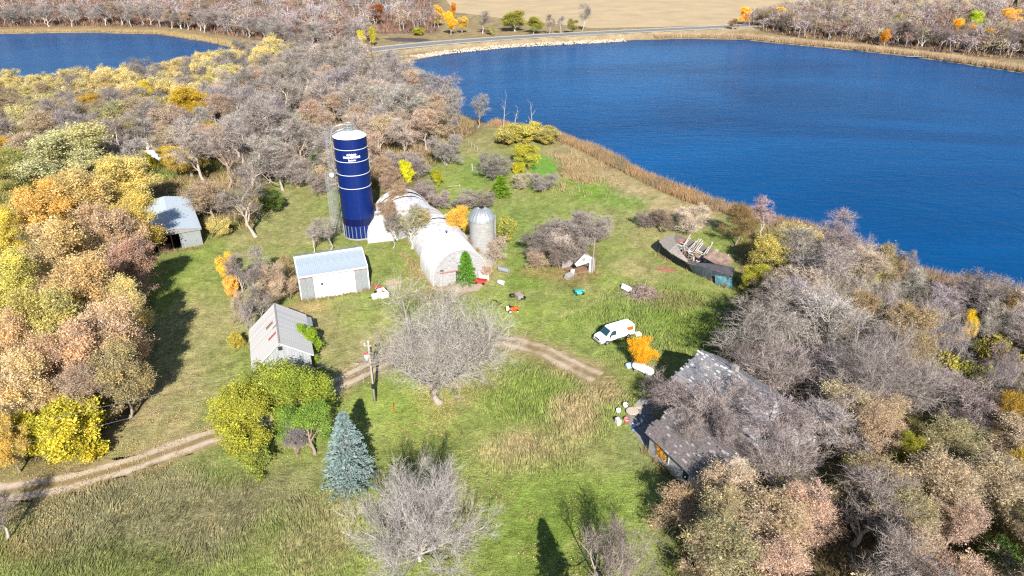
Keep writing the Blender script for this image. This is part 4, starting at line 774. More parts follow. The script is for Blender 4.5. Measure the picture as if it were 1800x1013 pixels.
# the far banks: first the trees along the water, one by one
def bank(line, n, depthm, kinds, label, group, hr=(9, 13), ends=('',)):
    Lp = poly(line); seg = np.diff(Lp, axis=0); ln = np.linalg.norm(seg, axis=1); cum = np.concatenate([[0], np.cumsum(ln)])
    for q in range(n):
        s_ = cum[-1]*(q+random.uniform(.1, .9))/n; i = min(np.searchsorted(cum, s_)-1, len(seg)-1); t = (s_-cum[i])/ln[i]; p = Lp[i]+seg[i]*t
        k, c, lb = random.choice(kinds); h = random.uniform(*hr); y = p[1]+random.uniform(0, depthm)
        tree(k, p[0], y, h, h*random.uniform(.8, 1.1), c, random.choice((PALEB, GREYB)), lb+' '+label.replace('BANK', ends[min(len(ends)-1, int(len(ends)*q/n))]), 'bare_tree' if k in ('bare', 'tall') else 'oak_tree', 'tree', group)
bank([(-60,46),(0,48),(150,47),(300,50),(400,64),(520,82),(640,84)], 62, 22, (('bare',(.36,.31,.31),'bare grey tree'),('dry',(.5,.4,.3),'pinkish oak'),('bare',(.4,.35,.34),'pale bare tree'),('tall',(.38,.33,.32),'slim bare tree')), 'on the left lake far bank, BANK', 'trees along the far bank of the left lake', ends=('at the left frame edge', 'above the widest water', 'before the bank curves', 'where the reeds curve right', 'near the lake tip', 'left of the marsh'))
bank([(1345,52),(1400,62),(1500,72),(1600,82),(1640,86),(1700,92),(1800,102),(1880,112)], 60, 30, (('bare',(.34,.28,.28),'bare grey tree'),('dry',(.4,.32,.22),'brown half-bare tree'),('bare',(.3,.22,.22),'dark reddish bare tree')), 'on the far right bank, BANK', 'trees along the far right bank', (7, 11), ends=('at the road end', 'left of the dock', 'just left of the orange tree', 'around the dock', 'by the brilliant yellow tree', 'at the right frame edge'))
# and behind them the woods as masses nobody could count
def mass(pg, n, hr, cols, name, label, seed, xlim=1.0):
    rng = np.random.default_rng(seed); x0, y0 = pg.min(0); x1, y1 = pg.max(0); pts = []
    while len(pts) < n:
        x = rng.uniform(x0, x1, 4*n); y = y0+(y1-y0)*rng.uniform(0, 1, 4*n)**1.3; k = inside(x, y, pg) & (np.abs(x) < y*.85+20); pts += list(zip(x[k], y[k]))
        if len(pts) < 5: break
    pts = np.array(pts[:n]); h = rng.uniform(*hr, n); nb = 95
    P = np.zeros((n, nb, 2, 3)); ci = rng.integers(0, len(cols), n); col = np.array(cols)[ci]*rng.uniform(.8, 1.2, (n, 1))
    d = nrm(rng.normal(size=(n, nb, 3))+np.array([0, 0, .5])); rad = rng.uniform(0, 1, (n, nb, 1))**.4
    c = d*rad*np.stack([h*.42, h*.42, h*.36], -1)[:, None]; c[..., 2] += (h*.62)[:, None]
    c[..., :2] += pts[:, None]; e = nrm(d+rng.normal(0, .7, d.shape))*(h[:, None, None]*.13)
    P[:, :, 0] = c-e; P[:, :, 1] = c+e
    v, f = slivers(P.reshape(-1, 2, 3), .3, rng); C = np.repeat(np.repeat(col, nb, 0)*rng.uniform(.7, 1.3, (n*nb, 1)), 3, 0)
    T = np.zeros((n, 2, 3)); T[:, 0, :2] = pts; T[:, 1, :2] = pts+rng.normal(0, .6, (n, 2)); T[:, 1, 2] = h*.8
    v2, f2 = tubes(T, np.stack([h*.02, h*.008], 1), 3)
    V = np.concatenate([v, v2]); o = link(name, mesh_np(name, V, [f, f2+len(v)], [BLADE], np.concatenate([C, np.full((len(v2), 3), .4)])))
    tag(o, label, 'wood', kind='stuff')
mass(WOODS[2][0], 2300, (10, 14), [(.33,.28,.28),(.36,.31,.32),(.3,.24,.23),(.42,.35,.28),(.3,.2,.16),(.28,.16,.12)], 'far_wood', 'grey-lavender leafless wood filling the far bank behind the left lake', 3)
mass(WOODS[3][0], 650, (7, 11), [(.32,.27,.27),(.3,.24,.2),(.36,.3,.2),(.26,.17,.15)], 'far_wood', 'grey-brown leafless wood on the far right bank behind the reeds', 4)
# ragged undergrowth on the floor of the woods
def undergrowth(pg, n, hr, cols, name, label, seed, wd=.06, ymax=300):
    rng = np.random.default_rng(seed); x0, y0 = pg.min(0); x1, y1 = pg.max(0); y1 = min(y1, ymax); x = rng.uniform(x0, x1, 5*n); y = rng.uniform(y0, y1, 5*n)
    k = inside(x, y, pg) & (np.abs(x) < y*.8+16) & (y > 34)
    for a, b, r in SITES: k &= ~((x-a)**2+(y-b)**2 < (r*.8)**2)
    k &= ~inside(x, y, LAKE_R) & ~inside(x, y, LAKE_L); x = x[k][:n]; y = y[k][:n]; m = len(x); cl = vnoise(x, y, 5, 3, 11); k = cl > .36; x = x[k]; y = y[k]; m = len(x)
    c = np.array(cols)[(vnoise(x, y, 6, 2, 14)*len(cols)*.999).astype(int)]
    V, F, C = blades(x, y, np.zeros(m), rng.uniform(*hr, m), wd, rng.normal(0, .5, (m, 2)), c, rng, 4, .5)
    tag(link(name, mesh_np(name, V, [F], [BLADE], C)), label, 'undergrowth', kind='stuff')
undergrowth(WOODS[1][0], 16000, (.4, 1.6), [(.36,.27,.17),(.3,.22,.12),(.34,.3,.1),(.2,.22,.06),(.4,.3,.2)], 'undergrowth', 'brown brambles and dry weeds under the trees at the right', 5)
undergrowth(WOODS[0][0], 42000, (.6, 2.6), [(.34,.25,.16),(.3,.22,.13),(.36,.28,.12),(.16,.22,.05)], 'undergrowth', 'dry brush and saplings under the trees behind the farm', 6, .12)

# understorey along the far banks
undergrowth(grown(WOODS[2][0], -1), 14000, (1, 3.5), [(.2,.12,.09),(.24,.14,.1),(.16,.1,.09),(.3,.2,.1)], 'undergrowth', 'dark red-brown brush under the trees of the far bank', 7, .5, 520)
undergrowth(WOODS[3][0], 9000, (1, 3.0), [(.2,.13,.1),(.24,.16,.1),(.15,.1,.09),(.3,.22,.1)], 'undergrowth', 'dark brown brush under the trees of the far right bank', 8, .5, 620)
# every filled tree says which one it is
def zone(x, y, h):
    dp = y*_c+(CAMH-h*.6)*_s; px = 900+1200*x/dp; py = 506.5-1200*(y*_s+(h*.6-CAMH)*_c)/dp
    if x > 14:
        a = 'nearest the lake' if py < 560 else 'around the gnarled giant' if py < 720 else 'below the gnarled giant' if py < 850 else 'at the bottom edge'
        b = 'close to the farmhouses' if px < 1430 else 'in the middle' if px < 1600 else 'near the right edge'
        return px, a+', '+b
    a = 'beside the left lake' if y > 235 else 'deep in the wood' if y > 190 else 'in mid wood' if y > 165 else 'at the near edge'
    b = 'far left' if px < 110 else 'above the farthest maple' if px < 240 else 'above the hidden trailer' if px < 400 else 'left of the silo' if px < 560 else 'behind the silo' if px < 700 else 'towards the big lake'
    return px, a+', '+b
hs = sorted(t[3] for t in FILLED); B_ = {}
for o, x, y, h in FILLED:
    look = o['look']; px, zn = zone(x, y, h); o['label'] = ('big ' if h > 10.5 or (x > 14 and h > 8) else 'small ' if h < 8 and not x > 14 or h < 6 else '')+look+' '+zn; B_.setdefault(o['label'], []).append((px, o))
    del o['look']
for lb, l in B_.items():
    l.sort(key=lambda t: t[0]); n = len(l)
    if 1 < n <= 5:
        for i, (px, o) in enumerate(l): 
            rk_ = 'leftmost' if i == 0 else 'rightmost' if i == n-1 else ('second', 'third', 'fourth')[i-1]+' from left'
            nw = lb+', '+rk_+' of '+('two', 'three', 'four', 'five')[n-2]
            o['label'] = nw if len(nw.split()) <= 16 else (lb+', '+rk_ if len((lb+rk_).split()) < 16 else lb+', '+rk_.split()[0])

# ------------------------------------------------------------------ buildings
def frame(a, b): return math.atan2(b[1]-a[1], b[0]-a[0]), math.hypot(b[0]-a[0], b[1]-a[1])
def ribbed(w_, l_, pitch=.3, hgt=.035, t=.02):
    """corrugated sheet lying in local xy, ribs along y"""
    m = M(); n = max(2, int(w_/pitch)); vs = []; xs = []
    for i in range(n):
        x = w_*i/n; d = w_/n; xs += [(x, 0), (x+d*.55, 0), (x+d*.68, hgt), (x+d*.87, hgt)]
    xs.append((w_, 0))
    for y in (0, l_): vs += [(x, y, z) for x, z in xs]
    k = len(xs); m.add(vs, [(i, i+1, k+i+1, k+i) for i in range(k-1)]); return m
def put(o, loc, rot=(0, 0, 0)): o.location = loc; o.rotation_euler = rot; return o
def share(name, me, parent, loc, rot=(0, 0, 0), scale=None):
    o = link(name, me, parent); o.location = loc; o.rotation_euler = rot
    if scale: o.scale = scale
    return o
# --- tall blue silo
S = thing('blue_silo', 'tall cobalt blue glass-lined silo with white cap and white lettering', 'silo', (-28.9, 120.2, 0)); RS = 2.93; HS = 19.0
M().lathe([(RS-.05, 0), (RS-.05, HS)], 48).build('shell', SEAM, S, True)
nrow = 14; hrow = HS/nrow; npan = 10
def curved(a0, a1, z0, z1, r, n=6, t=.02):
    m = M(); vs = []
    for zz in (z0, z1):
        for rr in (r, r-t):
            for k in range(n+1): q = a0+(a1-a0)*k/n; vs.append((rr*math.cos(q), rr*math.sin(q), zz))
    k = n+1; f = [(i, i+1, 2*k+i+1, 2*k+i) for i in range(n)]+[(2*k+i, 2*k+i+1, 3*k+i+1, 3*k+i) for i in range(n)]+[(i+k, i+1+k, i+1, i) for i in range(n)]
    f += [(0, 2*k, 3*k, k), (n, k+n, 3*k+n, 2*k+n)]
    return m.add(vs, f)
da = 2*PI/npan; pan = curved(.008, da-.008, .022, hrow-.022, RS, 8).mesh('panel', BLUEP); pand = curved(.008, da-.008, .022, hrow-.022, RS, 8).mesh('panel', NAVYP)
for r_ in range(nrow):
    for k in range(npan): share('panel', pand if r_ == 2 else pan, S, (0, 0, r_*hrow), (0, 0, -PI/2+.35+k*da))
for r_ in (5.7, 7.7, 9.7, 11.7, 13.98):
    pass
for zz in (HS*.655+.02, HS*.785, HS*.905-.1, HS*.525): M().lathe([(RS+.0, -.03), (RS+.05, -.03), (RS+.05, .03), (RS+.0, .03)], 48).build('stiffener_band', WHITEC, S).location.z = zz
stf = M().box((0, 0, 0), (.09, .08, 2.5)).mesh('stiffener', GALV)
for k in range(24): share('stiffener', stf, S, ((RS+.05)*math.cos(k*PI/12), (RS+.05)*math.sin(k*PI/12), 1.4), (0, 0, k*PI/12))
M().lathe([(RS+.12, 0), (RS+.12, .25), (RS-.1, .25)], 48).build('base_ring', CONC, S)
rf = M().lathe([(RS+.06, HS), (RS+.06, HS+.12), (RS*.72, HS+.55), (RS*.42, HS+.82), (.55, HS+.97), (0, HS+1.0)], 40).build('roof_cap', WHITEC, S, True)
rb = M().tube([(RS+.02, 0, HS+.15), (RS*.72, 0, HS+.6), (RS*.42, 0, HS+.87), (.6, 0, HS+1.0)], .03, 4).mesh('roof_rib', GALV)
for k in range(20): share('roof_rib', rb, rf, (0, 0, 0), (0, 0, k*PI/10))
pf = M().lathe([(.55, HS+.95), (.95, HS+1.15), (.95, HS+1.25), (0, HS+1.25)], 16).build('hatch_platform', GALV, S)
rl = M()
for zz in (1.7, 2.15):
    rl.tube([(.95*math.cos(k*PI/6), .95*math.sin(k*PI/6), HS+zz) for k in range(13)], .035, 5)
for k in range(8): rl.tube([(.95*math.cos(k*PI/4), .95*math.sin(k*PI/4), HS+1.2), (.95*math.cos(k*PI/4), .95*math.sin(k*PI/4), HS+2.15)], .03, 5)
rl.build('platform_railing', GALV, S)
# arched filler pipe and walkway from the ladder to the hatch
M().tube([(-RS-.35, -.5, 1), (-RS-.35, -.5, HS-.4), (-RS-.1, -.45, HS+.9), (-RS+.7, -.35, HS+1.7), (-1.4, -.2, HS+2.05), (-.5, 0, HS+1.95), (0, 0, HS+1.5)], .1, 8).build('fill_pipe', GALV, S, True)
wk = M(); 
for dy in (-.75, -.1):
    wk.tube([(-RS-.1, dy, HS+.4), (-1.9, dy, HS+1.0), (-.8, dy*.7, HS+1.35)], .035, 5); wk.tube([(-RS-.1, dy, HS+1.2), (-1.9, dy, HS+1.9), (-.8, dy*.7, HS+2.1)], .03, 5)
for i in range(9): f = i/8; wk.box((-RS-.1+(RS-.7)*f, -.42, HS+.4+.95*f**.9), (.16, .62, .03))
wk.build('roof_walkway', GALV, S)
ld_ = M()
for dx in (-.22, .22): ld_.tube([(-RS-.85+dx, -.9, .4), (-RS-.85+dx, -.9, HS+.9)], .035, 5)
for i in range(60): ld_.tube([(-RS-1.07, -.9, .6+i*.31), (-RS-.63, -.9, .6+i*.31)], .018, 4)
la = ld_.build('ladder', GALV, S)
cg = M()
for i in range(24): z = 2.4+i*.72; cg.tube([(-RS-.85+.42*math.cos(q), -.9-.42*math.sin(q), z) for q in [k*PI/6 for k in range(7)]]+[(-RS-1.25, -.9, z)], .022, 4)
for q in (.3, .9, 1.57, 2.2, 2.85): cg.tube([(-RS-.85+.42*math.cos(q), -.9-.42*math.sin(q), 2.4), (-RS-.85+.42*math.cos(q), -.9-.42*math.sin(q), HS+.9)], .018, 4)
cg.build('ladder_cage', GALV, la)
M().lathe([(0, -.45), (.3, -.36), (.46, 0), (.3, .36), (0, .45)], 12, (-RS-.75, -1.3, 12.1)).build('pressure_globe', WHITEC, S, True)
M().tube([(-RS-1.9, -.2, .2), (-RS-1.9, -.2, 11.8), (-RS-.5, -.2, 12.3)], .1, 6).build('vent_pipe', GALV, S)
lt = M()
for dx in (-.3, .3):
    for dy in (-.3, .3): lt.tube([(-RS-2.1+dx, .4+dy, 0), (-RS-2.1+dx, .4+dy, 12.2)], .035, 4)
for i in range(20): z = .6*i+.3; lt.tube([(-RS-2.4, .1, z), (-RS-1.8, .1, z+.6)], .02, 4); lt.tube([(-RS-1.8, .7, z), (-RS-2.4, .7, z+.6)], .02, 4)
lt.build('elevator_tower', GALVD, S)
def wrap_text(txt, size, zc, parent, mat_, r, ac, bold=.01):
    cu = bpy.data.curves.new('t', 'FONT'); cu.body = txt; cu.size = size; cu.align_x = 'CENTER'; cu.align_y = 'CENTER'; cu.offset = bold; cu.extrude = 0; cu.resolution_u = 3
    to = bpy.data.objects.new('t', cu); COL.objects.link(to); bpy.context.view_layer.update()
    me = bpy.data.meshes.new_from_object(to.evaluated_get(bpy.context.evaluated_depsgraph_get())); bpy.data.objects.remove(to); bpy.data.curves.remove(cu)
    me.materials.clear(); me.materials.append(mat_)
    for v in me.vertices:
        x, y = v.co.x, v.co.y; q = ac+x/r; v.co = (r*math.cos(q), r*math.sin(q), zc+y)
    me.update(); me.name = 'lettering'; return link('lettering', me, parent)
TXTW = mat('white_lettering', (.85, .85, .85), .5)
AC = -PI/2+.02+.2
wrap_text('A.O.Smith', .4, HS*.885-.5, S, TXTW, RS+.035, AC, .018); wrap_text('HARVESTORE', .5, HS*.885-1.0, S, TXTW, RS+.035, AC, .022); wrap_text('Systems', .4, HS*.885-1.5, S, TXTW, RS+.035, AC, .018)
# --- machine shed
a, b = at(531, 530), at(650, 510); rz, W = frame(a, b); D = 8.0; E, R_ = 4.35, 5.75
S = thing('machine_shed', 'low steel machine shed with tall white sliding doors and blue-grey ribbed roof', 'shed', a, rz)
sl = math.hypot(D/2, R_-E); sa = math.atan2(R_-E, D/2); np_ = 10
rfp = ribbed(W/np_, sl+.25, .26, .045).mesh('roof_panel', ROOFG)
for i in range(np_):
    share('roof_panel', rfp, S, (i*W/np_, -.24*math.cos(sa), E-.24*math.sin(sa)+.04), (sa, 0, 0)); share('roof_panel', rfp, S, ((i+1)*W/np_, D+.24*math.cos(sa), E-.24*math.sin(sa)+.04), (sa, 0, PI))
M().box((W/2, D/2, R_+.07), (W+.06, .34, .07)).build('ridge_cap', WHITEC, S)
M().box((W/2, -.27, E-.13), (W+.1, .05, .2)).build('fascia_board', WHITEC, S); M().box((W/2, -.2, E-.32), (W, .06, .16)).build('door_track', REDWD, S)
for x in (-.02, W+.02):
    for y0, s_ in ((0, 1), (D, -1)): M().tube([(x, y0-.25*s_, E-.05), (x, D/2, R_+.02)], .08, 4).build('rake_trim', WHITEC, S)
wallp = ribbed(1.0, E, .2, .03).mesh('wall_panel', GALV)
M().box((W/2, D/2, E/2-.05), (W-.16, D-.16, E-.1)).build('wall_frame', GREYWD, S)
M().prism([(0.1, E-.1), (D-.1, E-.1), (D/2, R_-.08)], .06, W-.06, 'x').build('gable_frame', GREYWD, S)
for x0, n_ in ((0, 2), (W-2.05, 2)):
    for i in range(n_): share('wall_panel', wallp, S, (x0+i*1.02, 0, 0), (PI/2, 0, 0))
for i in range(8):
    share('wall_panel', wallp, S, (0, i+1.0, 0), (PI/2, 0, -PI/2)); share('wall_panel', wallp, S, (W, i, 0), (PI/2, 0, PI/2))
for x, sg in ((-.01, -1), (W+.01, 1)): M().prism([(0, E), (D, E), (D/2, R_)], x-.02, x+.02, 'x').build('gable_sheet', GALV, S)
for x, ww in ((2.12, 3.05), (5.2, 3.22)):
    dr = M().box((x+ww/2, -.12, E/2-.2), (ww, .07, E-.5)).build('sliding_door', WHITEC, S)
    for k in range(7): share('door_rib', dr_me, dr, (x+.2+k*ww/7, -.17, E/2-.2)) if k else None if 'dr_me' in globals() else globals().__setitem__('dr_me', M().box((0, 0, 0), (.04, .03, E-.52)).mesh('door_rib', WHITEC))
M().box((3.45, -.165, 2.55), (.7, .03, .8)).build('small_window', WHITE, S); M().box((3.35, -.185, 2.5), (.35, .02, .4)).build('window_pane', GLASS, S)
for x in (.0, W): M().box((x, -.03, E/2), (.12, .12, E)).build('corner_trim', WHITEC, S)
# --- gable shed (white, patched roof)
a, b = at(452, 674), at(551, 655); rz, W = frame(a, b); E, EL_, R_, D = 3.0, 2.2, 5.35, 10.6
S = thing('gable_shed', 'old white gable shed with pale roof patched in red and a small dark loft opening', 'shed', a, rz)
xr = W*.5
M().prism([(0, 0), (W, 0), (W, E), (xr, R_), (0, EL_)], .05, D, 'y').build('walls', mat('pale_grey_boards', (.24, .255, .27), .8, noise=(1.2, .8, 1.15), stretch=(5, 1, 1), grime=((.17, .18, .19), .6, .62)), S)
bd = mat('pale_grey_board', (.26, .275, .29), .8, noise=(1.2, .75, 1.2), stretch=(5, 5, .6))
nb = 22
for i in range(nb):
    x0 = W*i/nb; x1 = x0+W/nb-.015; zt = lambda x: EL_+(R_-EL_)*x/xr if x < xr else R_+(E-R_)*(x-xr)/(W-xr)
    dpt = random.uniform(0, .02); m = M().prism([(x0, 0), (x1, 0), (x1, zt(x1)-.03), (x0, zt(x0)-.03)], -.02-dpt, .04, 'y'); m.build('board', bd, S)
M().box((xr+.0, -.035, R_-.85), (.52, .04, .55)).build('loft_opening', DARKIN, S)  # flat dark plate in place of the shade inside the loft
for sx, xe, ze, over in ((-1, 0, EL_, .35), (1, W, E, .4)):
    run = abs(xr-xe)+over; sl = math.atan2(R_-ze, abs(xr-xe)); Ls = run/math.cos(sl); ncr = 16
    mt = SHINGW
    for k in range(ncr):
        if sx < 0 and k == 99: continue
        w0 = Ls/ncr; m = M()
        segs = [(0, D+.5)]
        # missing shingles near the ridge on the left slope leave bare red and brown board
        for y0, y1 in segs:
            m.box((0, (y0+y1)/2-.25, 0), (w0*1.15, y1-y0, .035))
        s_ = (k+.5)*w0; o = m.build('shingle_course', mt, S); o.location = (xr+sx*(s_*math.cos(sl)), 0, R_-s_*math.sin(sl)+.07); o.rotation_euler = (0, sx*(sl-.02), 0)
sl = math.atan2(R_-EL_, xr)
for (s0, s1, y0, y1, mm) in ((.35, 1.75, 2.6, 3.2, REDWD), (.7, 2.0, 5.9, 6.6, BRWNWD), (.15, .8, 4.5, 4.8, BRWNWD)):
    o = M().box((0, 0, 0), (s1-s0, y1-y0, .03)).build('roof_patch', mm, S); s_ = (s0+s1)/2; o.location = (xr-s_*math.cos(sl), (y0+y1)/2, R_-s_*math.sin(sl)+.115); o.rotation_euler = (0, -sl, 0)
M().box((xr, D/2-.2, R_+.09), (.2, D+.4, .05)).build('ridge_board', GREYWD, S)
M().box((W+.3, D*.86, 2.75), (1.6, 2.6, .05), ry=.35).build('loose_roof_sheet', GALV, S)
for sx, xe, ze in ((0, -.3, EL_-.3), (0, W+.35, E-.25)): M().tube([(xe, -.3, ze), (xr, -.3, R_+.04)], .06, 4).build('barge_board', WHITE, S)
# --- round-roofed barn in three lengths
def arch(W, Hh, n=30, p=1.0, sharp=.0):
    pr = []
    for k in range(n+1):
        q = PI*k/n; x = W/2-W/2*math.cos(q)*1.0; z = Hh*math.sin(q)**.82; pr.append((x, z))
    return pr
def round_barn(name, label, c, W, Hh, Lg, rz, roofm, endm, boards=True, sag=0.):
    S = thing(name, label, 'barn', c, rz); pr = [(x-W/2, z) for x, z in arch(W, Hh)]
    nst = max(2, int(Lg/1.6)); m_ = M(); n = len(pr)
    for k in range(nst):       # overlapping roof sheets, course by course
        y0 = -.25+(Lg+.3)*k/nst; y1 = -.25+(Lg+.3)*(k+1)/nst+.02; sg = sag*math.sin(PI*(k+.5)/nst); e = .006*(k % 2)
        vs = [(x*(1+.01*e+o_/W*2), y, (z+o_)*(1-sg/Hh)) for o_ in (.0+e, .035+e) for y in (y0, y1) for x, z in pr]
        f = [(i, i+1, n+i+1, n+i) for i in range(n-1)]+[(2*n+i, 2*n+n+i, 2*n+n+i+1, 2*n+i+1) for i in range(n-1)]+[(i, 2*n+i, 2*n+i+1, i+1) for i in range(n-1)]+[(n+i, n+i+1, 3*n+i+1, 3*n+i) for i in range(n-1)]
        M().add(vs, f).build('roof_sheet', roofm, S)
    # end wall of horizontal boards cut to the arch
    zz = 0; k = 0
    def hw(z):
        for i in range(len(pr)//2):
            if pr[i][1] <= z <= pr[i+1][1]: f = (z-pr[i][1])/(pr[i+1][1]-pr[i][1]); return -(pr[i][0]+(pr[i+1][0]-pr[i][0])*f)
        return .15
    hb = .24
    while zz < Hh-.1:
        h1 = min(zz+hb-.012, Hh-.04); w0 = hw(zz)-.04; w1 = hw(h1)-.04; d = random.uniform(0, .03)
        m = M(); m.prism([(-w0, zz), (w0, zz), (w1, h1), (-w1, h1)], .0-d, .1, 'y'); m.build('board', endm, S); zz += hb
    M().prism([(x*.96, z*.96) for x, z in pr], Lg-.1, Lg, 'y').build('back_wall', endm, S)
    return S, hw
a, b = at(761, 506), at(856, 490); rz, W = frame(a, b); mid = (a+b)/2; ax = Vector((-math.sin(rz), math.cos(rz), 0))
WROOF = mat('white_steel_roof', (.74, .75, .76), .42, noise=(.5, .92, 1.05), grime=((.55, .54, .53), .4, .66))
WROOF2 = mat('worn_white_roof', (.56, .56, .58), .6, noise=(1.6, .6, 1.25), grime=((.2, .185, .17), 1.1, .57))
S, hw = round_barn('round_roof_barn', 'round-roofed barn with bright white metal roof and weathered board front', mid, W, 6.0, 8.2, rz, WROOF, WEATH)
dd = M().box((.6, -.06, 1.15), (2.6, .06, 2.3)).build('doorway', DARKIN, S)  # doorway is a near-black plate, the barn's inner shade as colour
dl = M().box((-1.9, -.16, 1.15), (2.2, .08, 2.3)).build('sliding_door', WEATH, S); M().box((-.4, -.15, 2.42), (6.0, .08, .12)).build('door_rail', REDWD, S)
for k in range(6): M().box((-2.8+k*.36, -.215, 1.15), (.32, .025, 2.25)).build('door_plank', WEATH, dl)
wv = M().box((-3.0, -.04, 2.75), (.62, .05, .3)).build('window', DARKIN, S); M().box((-3.0, -.07, 2.75), (.72, .03, .06)).build('window_bar', WEATH, wv)  # window is a dark plate too, inner shade as colour
M().box((-.2, -.05, 4.9), (.35, .05, .5)).build('loft_shutter', WHITE, S)
M().box((3.9, -.5, .9), (1.7, .08, 1.7), rx=-.25).build('leaning_panel', WHITE, S)
vt = M().tube([(0, 7.2, 5.9), (0, 7.2, 6.5)], .16, 8).build('roof_vent', BLUEP, S); M().lathe([(.26, 0), (0, .2)], 8, (0, 7.2, 6.5)).build('vent_cap', GALV, vt)
for k in range(2): M().lathe([(.22, 0), (.28, .03), (.22, .06)], 12).build('roof_ring', BLACK, S).location = (-4.35+.02*k, 3.2+k*2.6, 1.6)
p2 = mid+ax*11.2+Vector((.9, .6, 0)); round_barn('long_barn', 'weathered white round-roofed barn directly behind the bright one', p2, 9.6, 4.6, 9.0, rz+.03, WROOF2, WEATH, sag=.5)
p3 = mid+ax*21.5+Vector((-1.2, 0, 0)); round_barn('far_barn', 'farthest sagging white barn roof half hidden behind the blue silo', p3, 11, 5.6, 12, rz+.12, WROOF2, WEATH, sag=.9)
p4 = at(673, 425); round_barn('arched_shed', 'small white arched shed end showing at the foot of the blue silo', p4, 5.4, 3.6, 6.5, rz-.1, WROOF, WHITE)
# --- concrete silo with metal dome
S = thing('domed_silo', 'pale concrete stave silo with a shiny galvanised dome', 'silo', (-5.1, 107.6, 0)); r = 2.1
M().lathe([(r, 0), (r, 8.1)], 36).build('stave_wall', CONC, S, True)
hp = M().lathe([(r+.01, -.02), (r+.03, -.02), (r+.03, .02), (r+.01, .02)], 36).mesh('hoop', GALV)
for k in range(14): share('hoop', hp, S, (0, 0, .4+k*.56))
N_ = 20
gore = M(); vs = []
for i in range(8):
    q = PI/2*i/7*.93; vs += [((r+.1)*math.cos(q), -(r+.1)*math.cos(q)*math.tan(PI/N_)*.97, 2.05*math.sin(q)), ((r+.16)*math.cos(q), 0, 2.1*math.sin(q)), ((r+.1)*math.cos(q), (r+.1)*math.cos(q)*math.tan(PI/N_)*.97, 2.05*math.sin(q))]
gore.add(vs, [(3*i+j, 3*i+j+1, 3*i+4+j, 3*i+3+j) for i in range(7) for j in (0, 1)]); gm = gore.mesh('dome_panel', GALV)
for k in range(N_): share('dome_panel', gm, S, (0, 0, 8.1), (0, 0, k*2*PI/N_))
M().lathe([(.42, 0), (.42, .22), (.3, .26), (0, .24)], 14, (0, 0, 10.05)).build('dome_hatch', BLACK, S)
M().box((r*.8, r*.8, 4.2), (.9, .9, 8.0), .78).build('chute', CONC, S)
# --- roofless white hut
a, b = at(1003, 486), at(1045, 477); rz, W = frame(a, b)
S = thing('roofless_hut', 'small white roofless hut with one broken gable and a dark round hole', 'shed', a, rz); E = 2.2; HW_ = mat('chalky_white', (.4, .395, .39), .8, grime=((.4, .37, .34), 1.3, .6))
M().prism([(1.1, 1.55), (W, 2.0), (W, 2.35), (W*.55, 3.55), (.7, 2.1)], 0, .16, 'y').build('gable', HW_, S)
M().box((W-.55, .08, 1.0), (1.1, .17, 2.0)).build('wall_post', HW_, S); M().box((.35, .12, .6), (.7, .2, 1.2), ry=.12).build('broken_wall', HW_, S)
M().lathe([(.33, 0), (.33, .03), (0, .03)], 12).build('round_vent', GREYWD, S).matrix_local = __import__('mathutils').Matrix.Translation((W*.52, -.02, 2.6)) @ __import__('mathutils').Matrix.Rotation(PI/2, 4, 'X')
M().box((W-.08, 1.6, 1.1), (.16, 3.0, 2.2)).build('side_wall', HW_, S); M().box((W/2, 3.0, 1.0), (W, .16, 2.0)).build('back_wall', GREYWD, S)
M().box((-.5, -.4, .35), (1.5, .9, .7), rz=.4, rx=.3).build('rubble', CONC, S); M().box((W/2, 1.5, .15), (W-.4, 2.6, .25)).build('collapsed_floor', BRWNWD, S)
for k, (x, y) in enumerate(((W-.75, -.2), (W-.25, -.2))): M().box((x, y, 1.25), (.13, .1, 2.6)).build('upright_plank', GREYWD, S)
p = at(1041, 480); S = thing('slim_pole', 'thin bare pole standing at the right corner of the roofless hut', 'pole', p); M().tube([(0, 0, 0), (.1, 0, 6.4)], [.07, .04], 6).build('pole', POLEWD, S)
# --- open metal shed on the left
a, b = at(266, 446), at(358, 433); rz, W = frame(a, b); rz += .12
S = thing('open_metal_shed', 'open-fronted metal shed with long pale steel roof half hidden by golden maples', 'shed', a, rz); D = 19.5; E = 3.1; R_ = 3.9
M().box((W*.5, D-.1, E/2), (W, .1, E)).build('back_wall', GREYWD, S); M().box((.05, D/2, E/2), (.1, D, E)).build('left_wall', GALVD, S)
n_ = 14; pm = ribbed(D/n_, W*.5+.45, .3, .04).mesh('roof_panel', ROOFG); sa = math.atan2(R_-E, W*.5)
for i in range(n_):
    share('roof_panel', pm, S, (W+.3*math.cos(sa), i*D/n_-.2, E+.0), (0, 0, PI/2)).rotation_euler = (sa, 0, PI/2)
    share('roof_panel', pm, S, (-.3*math.cos(sa), (i+1)*D/n_-.2, E+.0), (sa, 0, -PI/2))
M().prism([(0, E-.02), (W, E-.02), (W*.5, R_-.05)], .0, .06, 'y').build('gable', GREYWD, S)
M().box((W*.5, -.3, E+.0), (W+.5, .08, .22)).build('eave_board', GREYWD, S)
wm = ribbed(.9, E, .2, .03).mesh('wall_panel', GALV)
for i in range(4): share('wall_panel', wm, S, (W-3.6+i*.9, -.02, 0), (PI/2, 0, 0))
for i in range(int(D/.9)-1): share('wall_panel', wm, S, (W, i*.9, 0), (PI/2, 0, PI/2))
for k in range(4): M().box((.15+k*1.2, 0, E/2), (.16, .16, E)).build('post', REDWD, S)
M().box((W/2, D/2, .03), (W-.3, D-.3, .05)).build('shaded_floor', DARKIN, S)  # floor nearly black, the shed's inner shade put into its colour
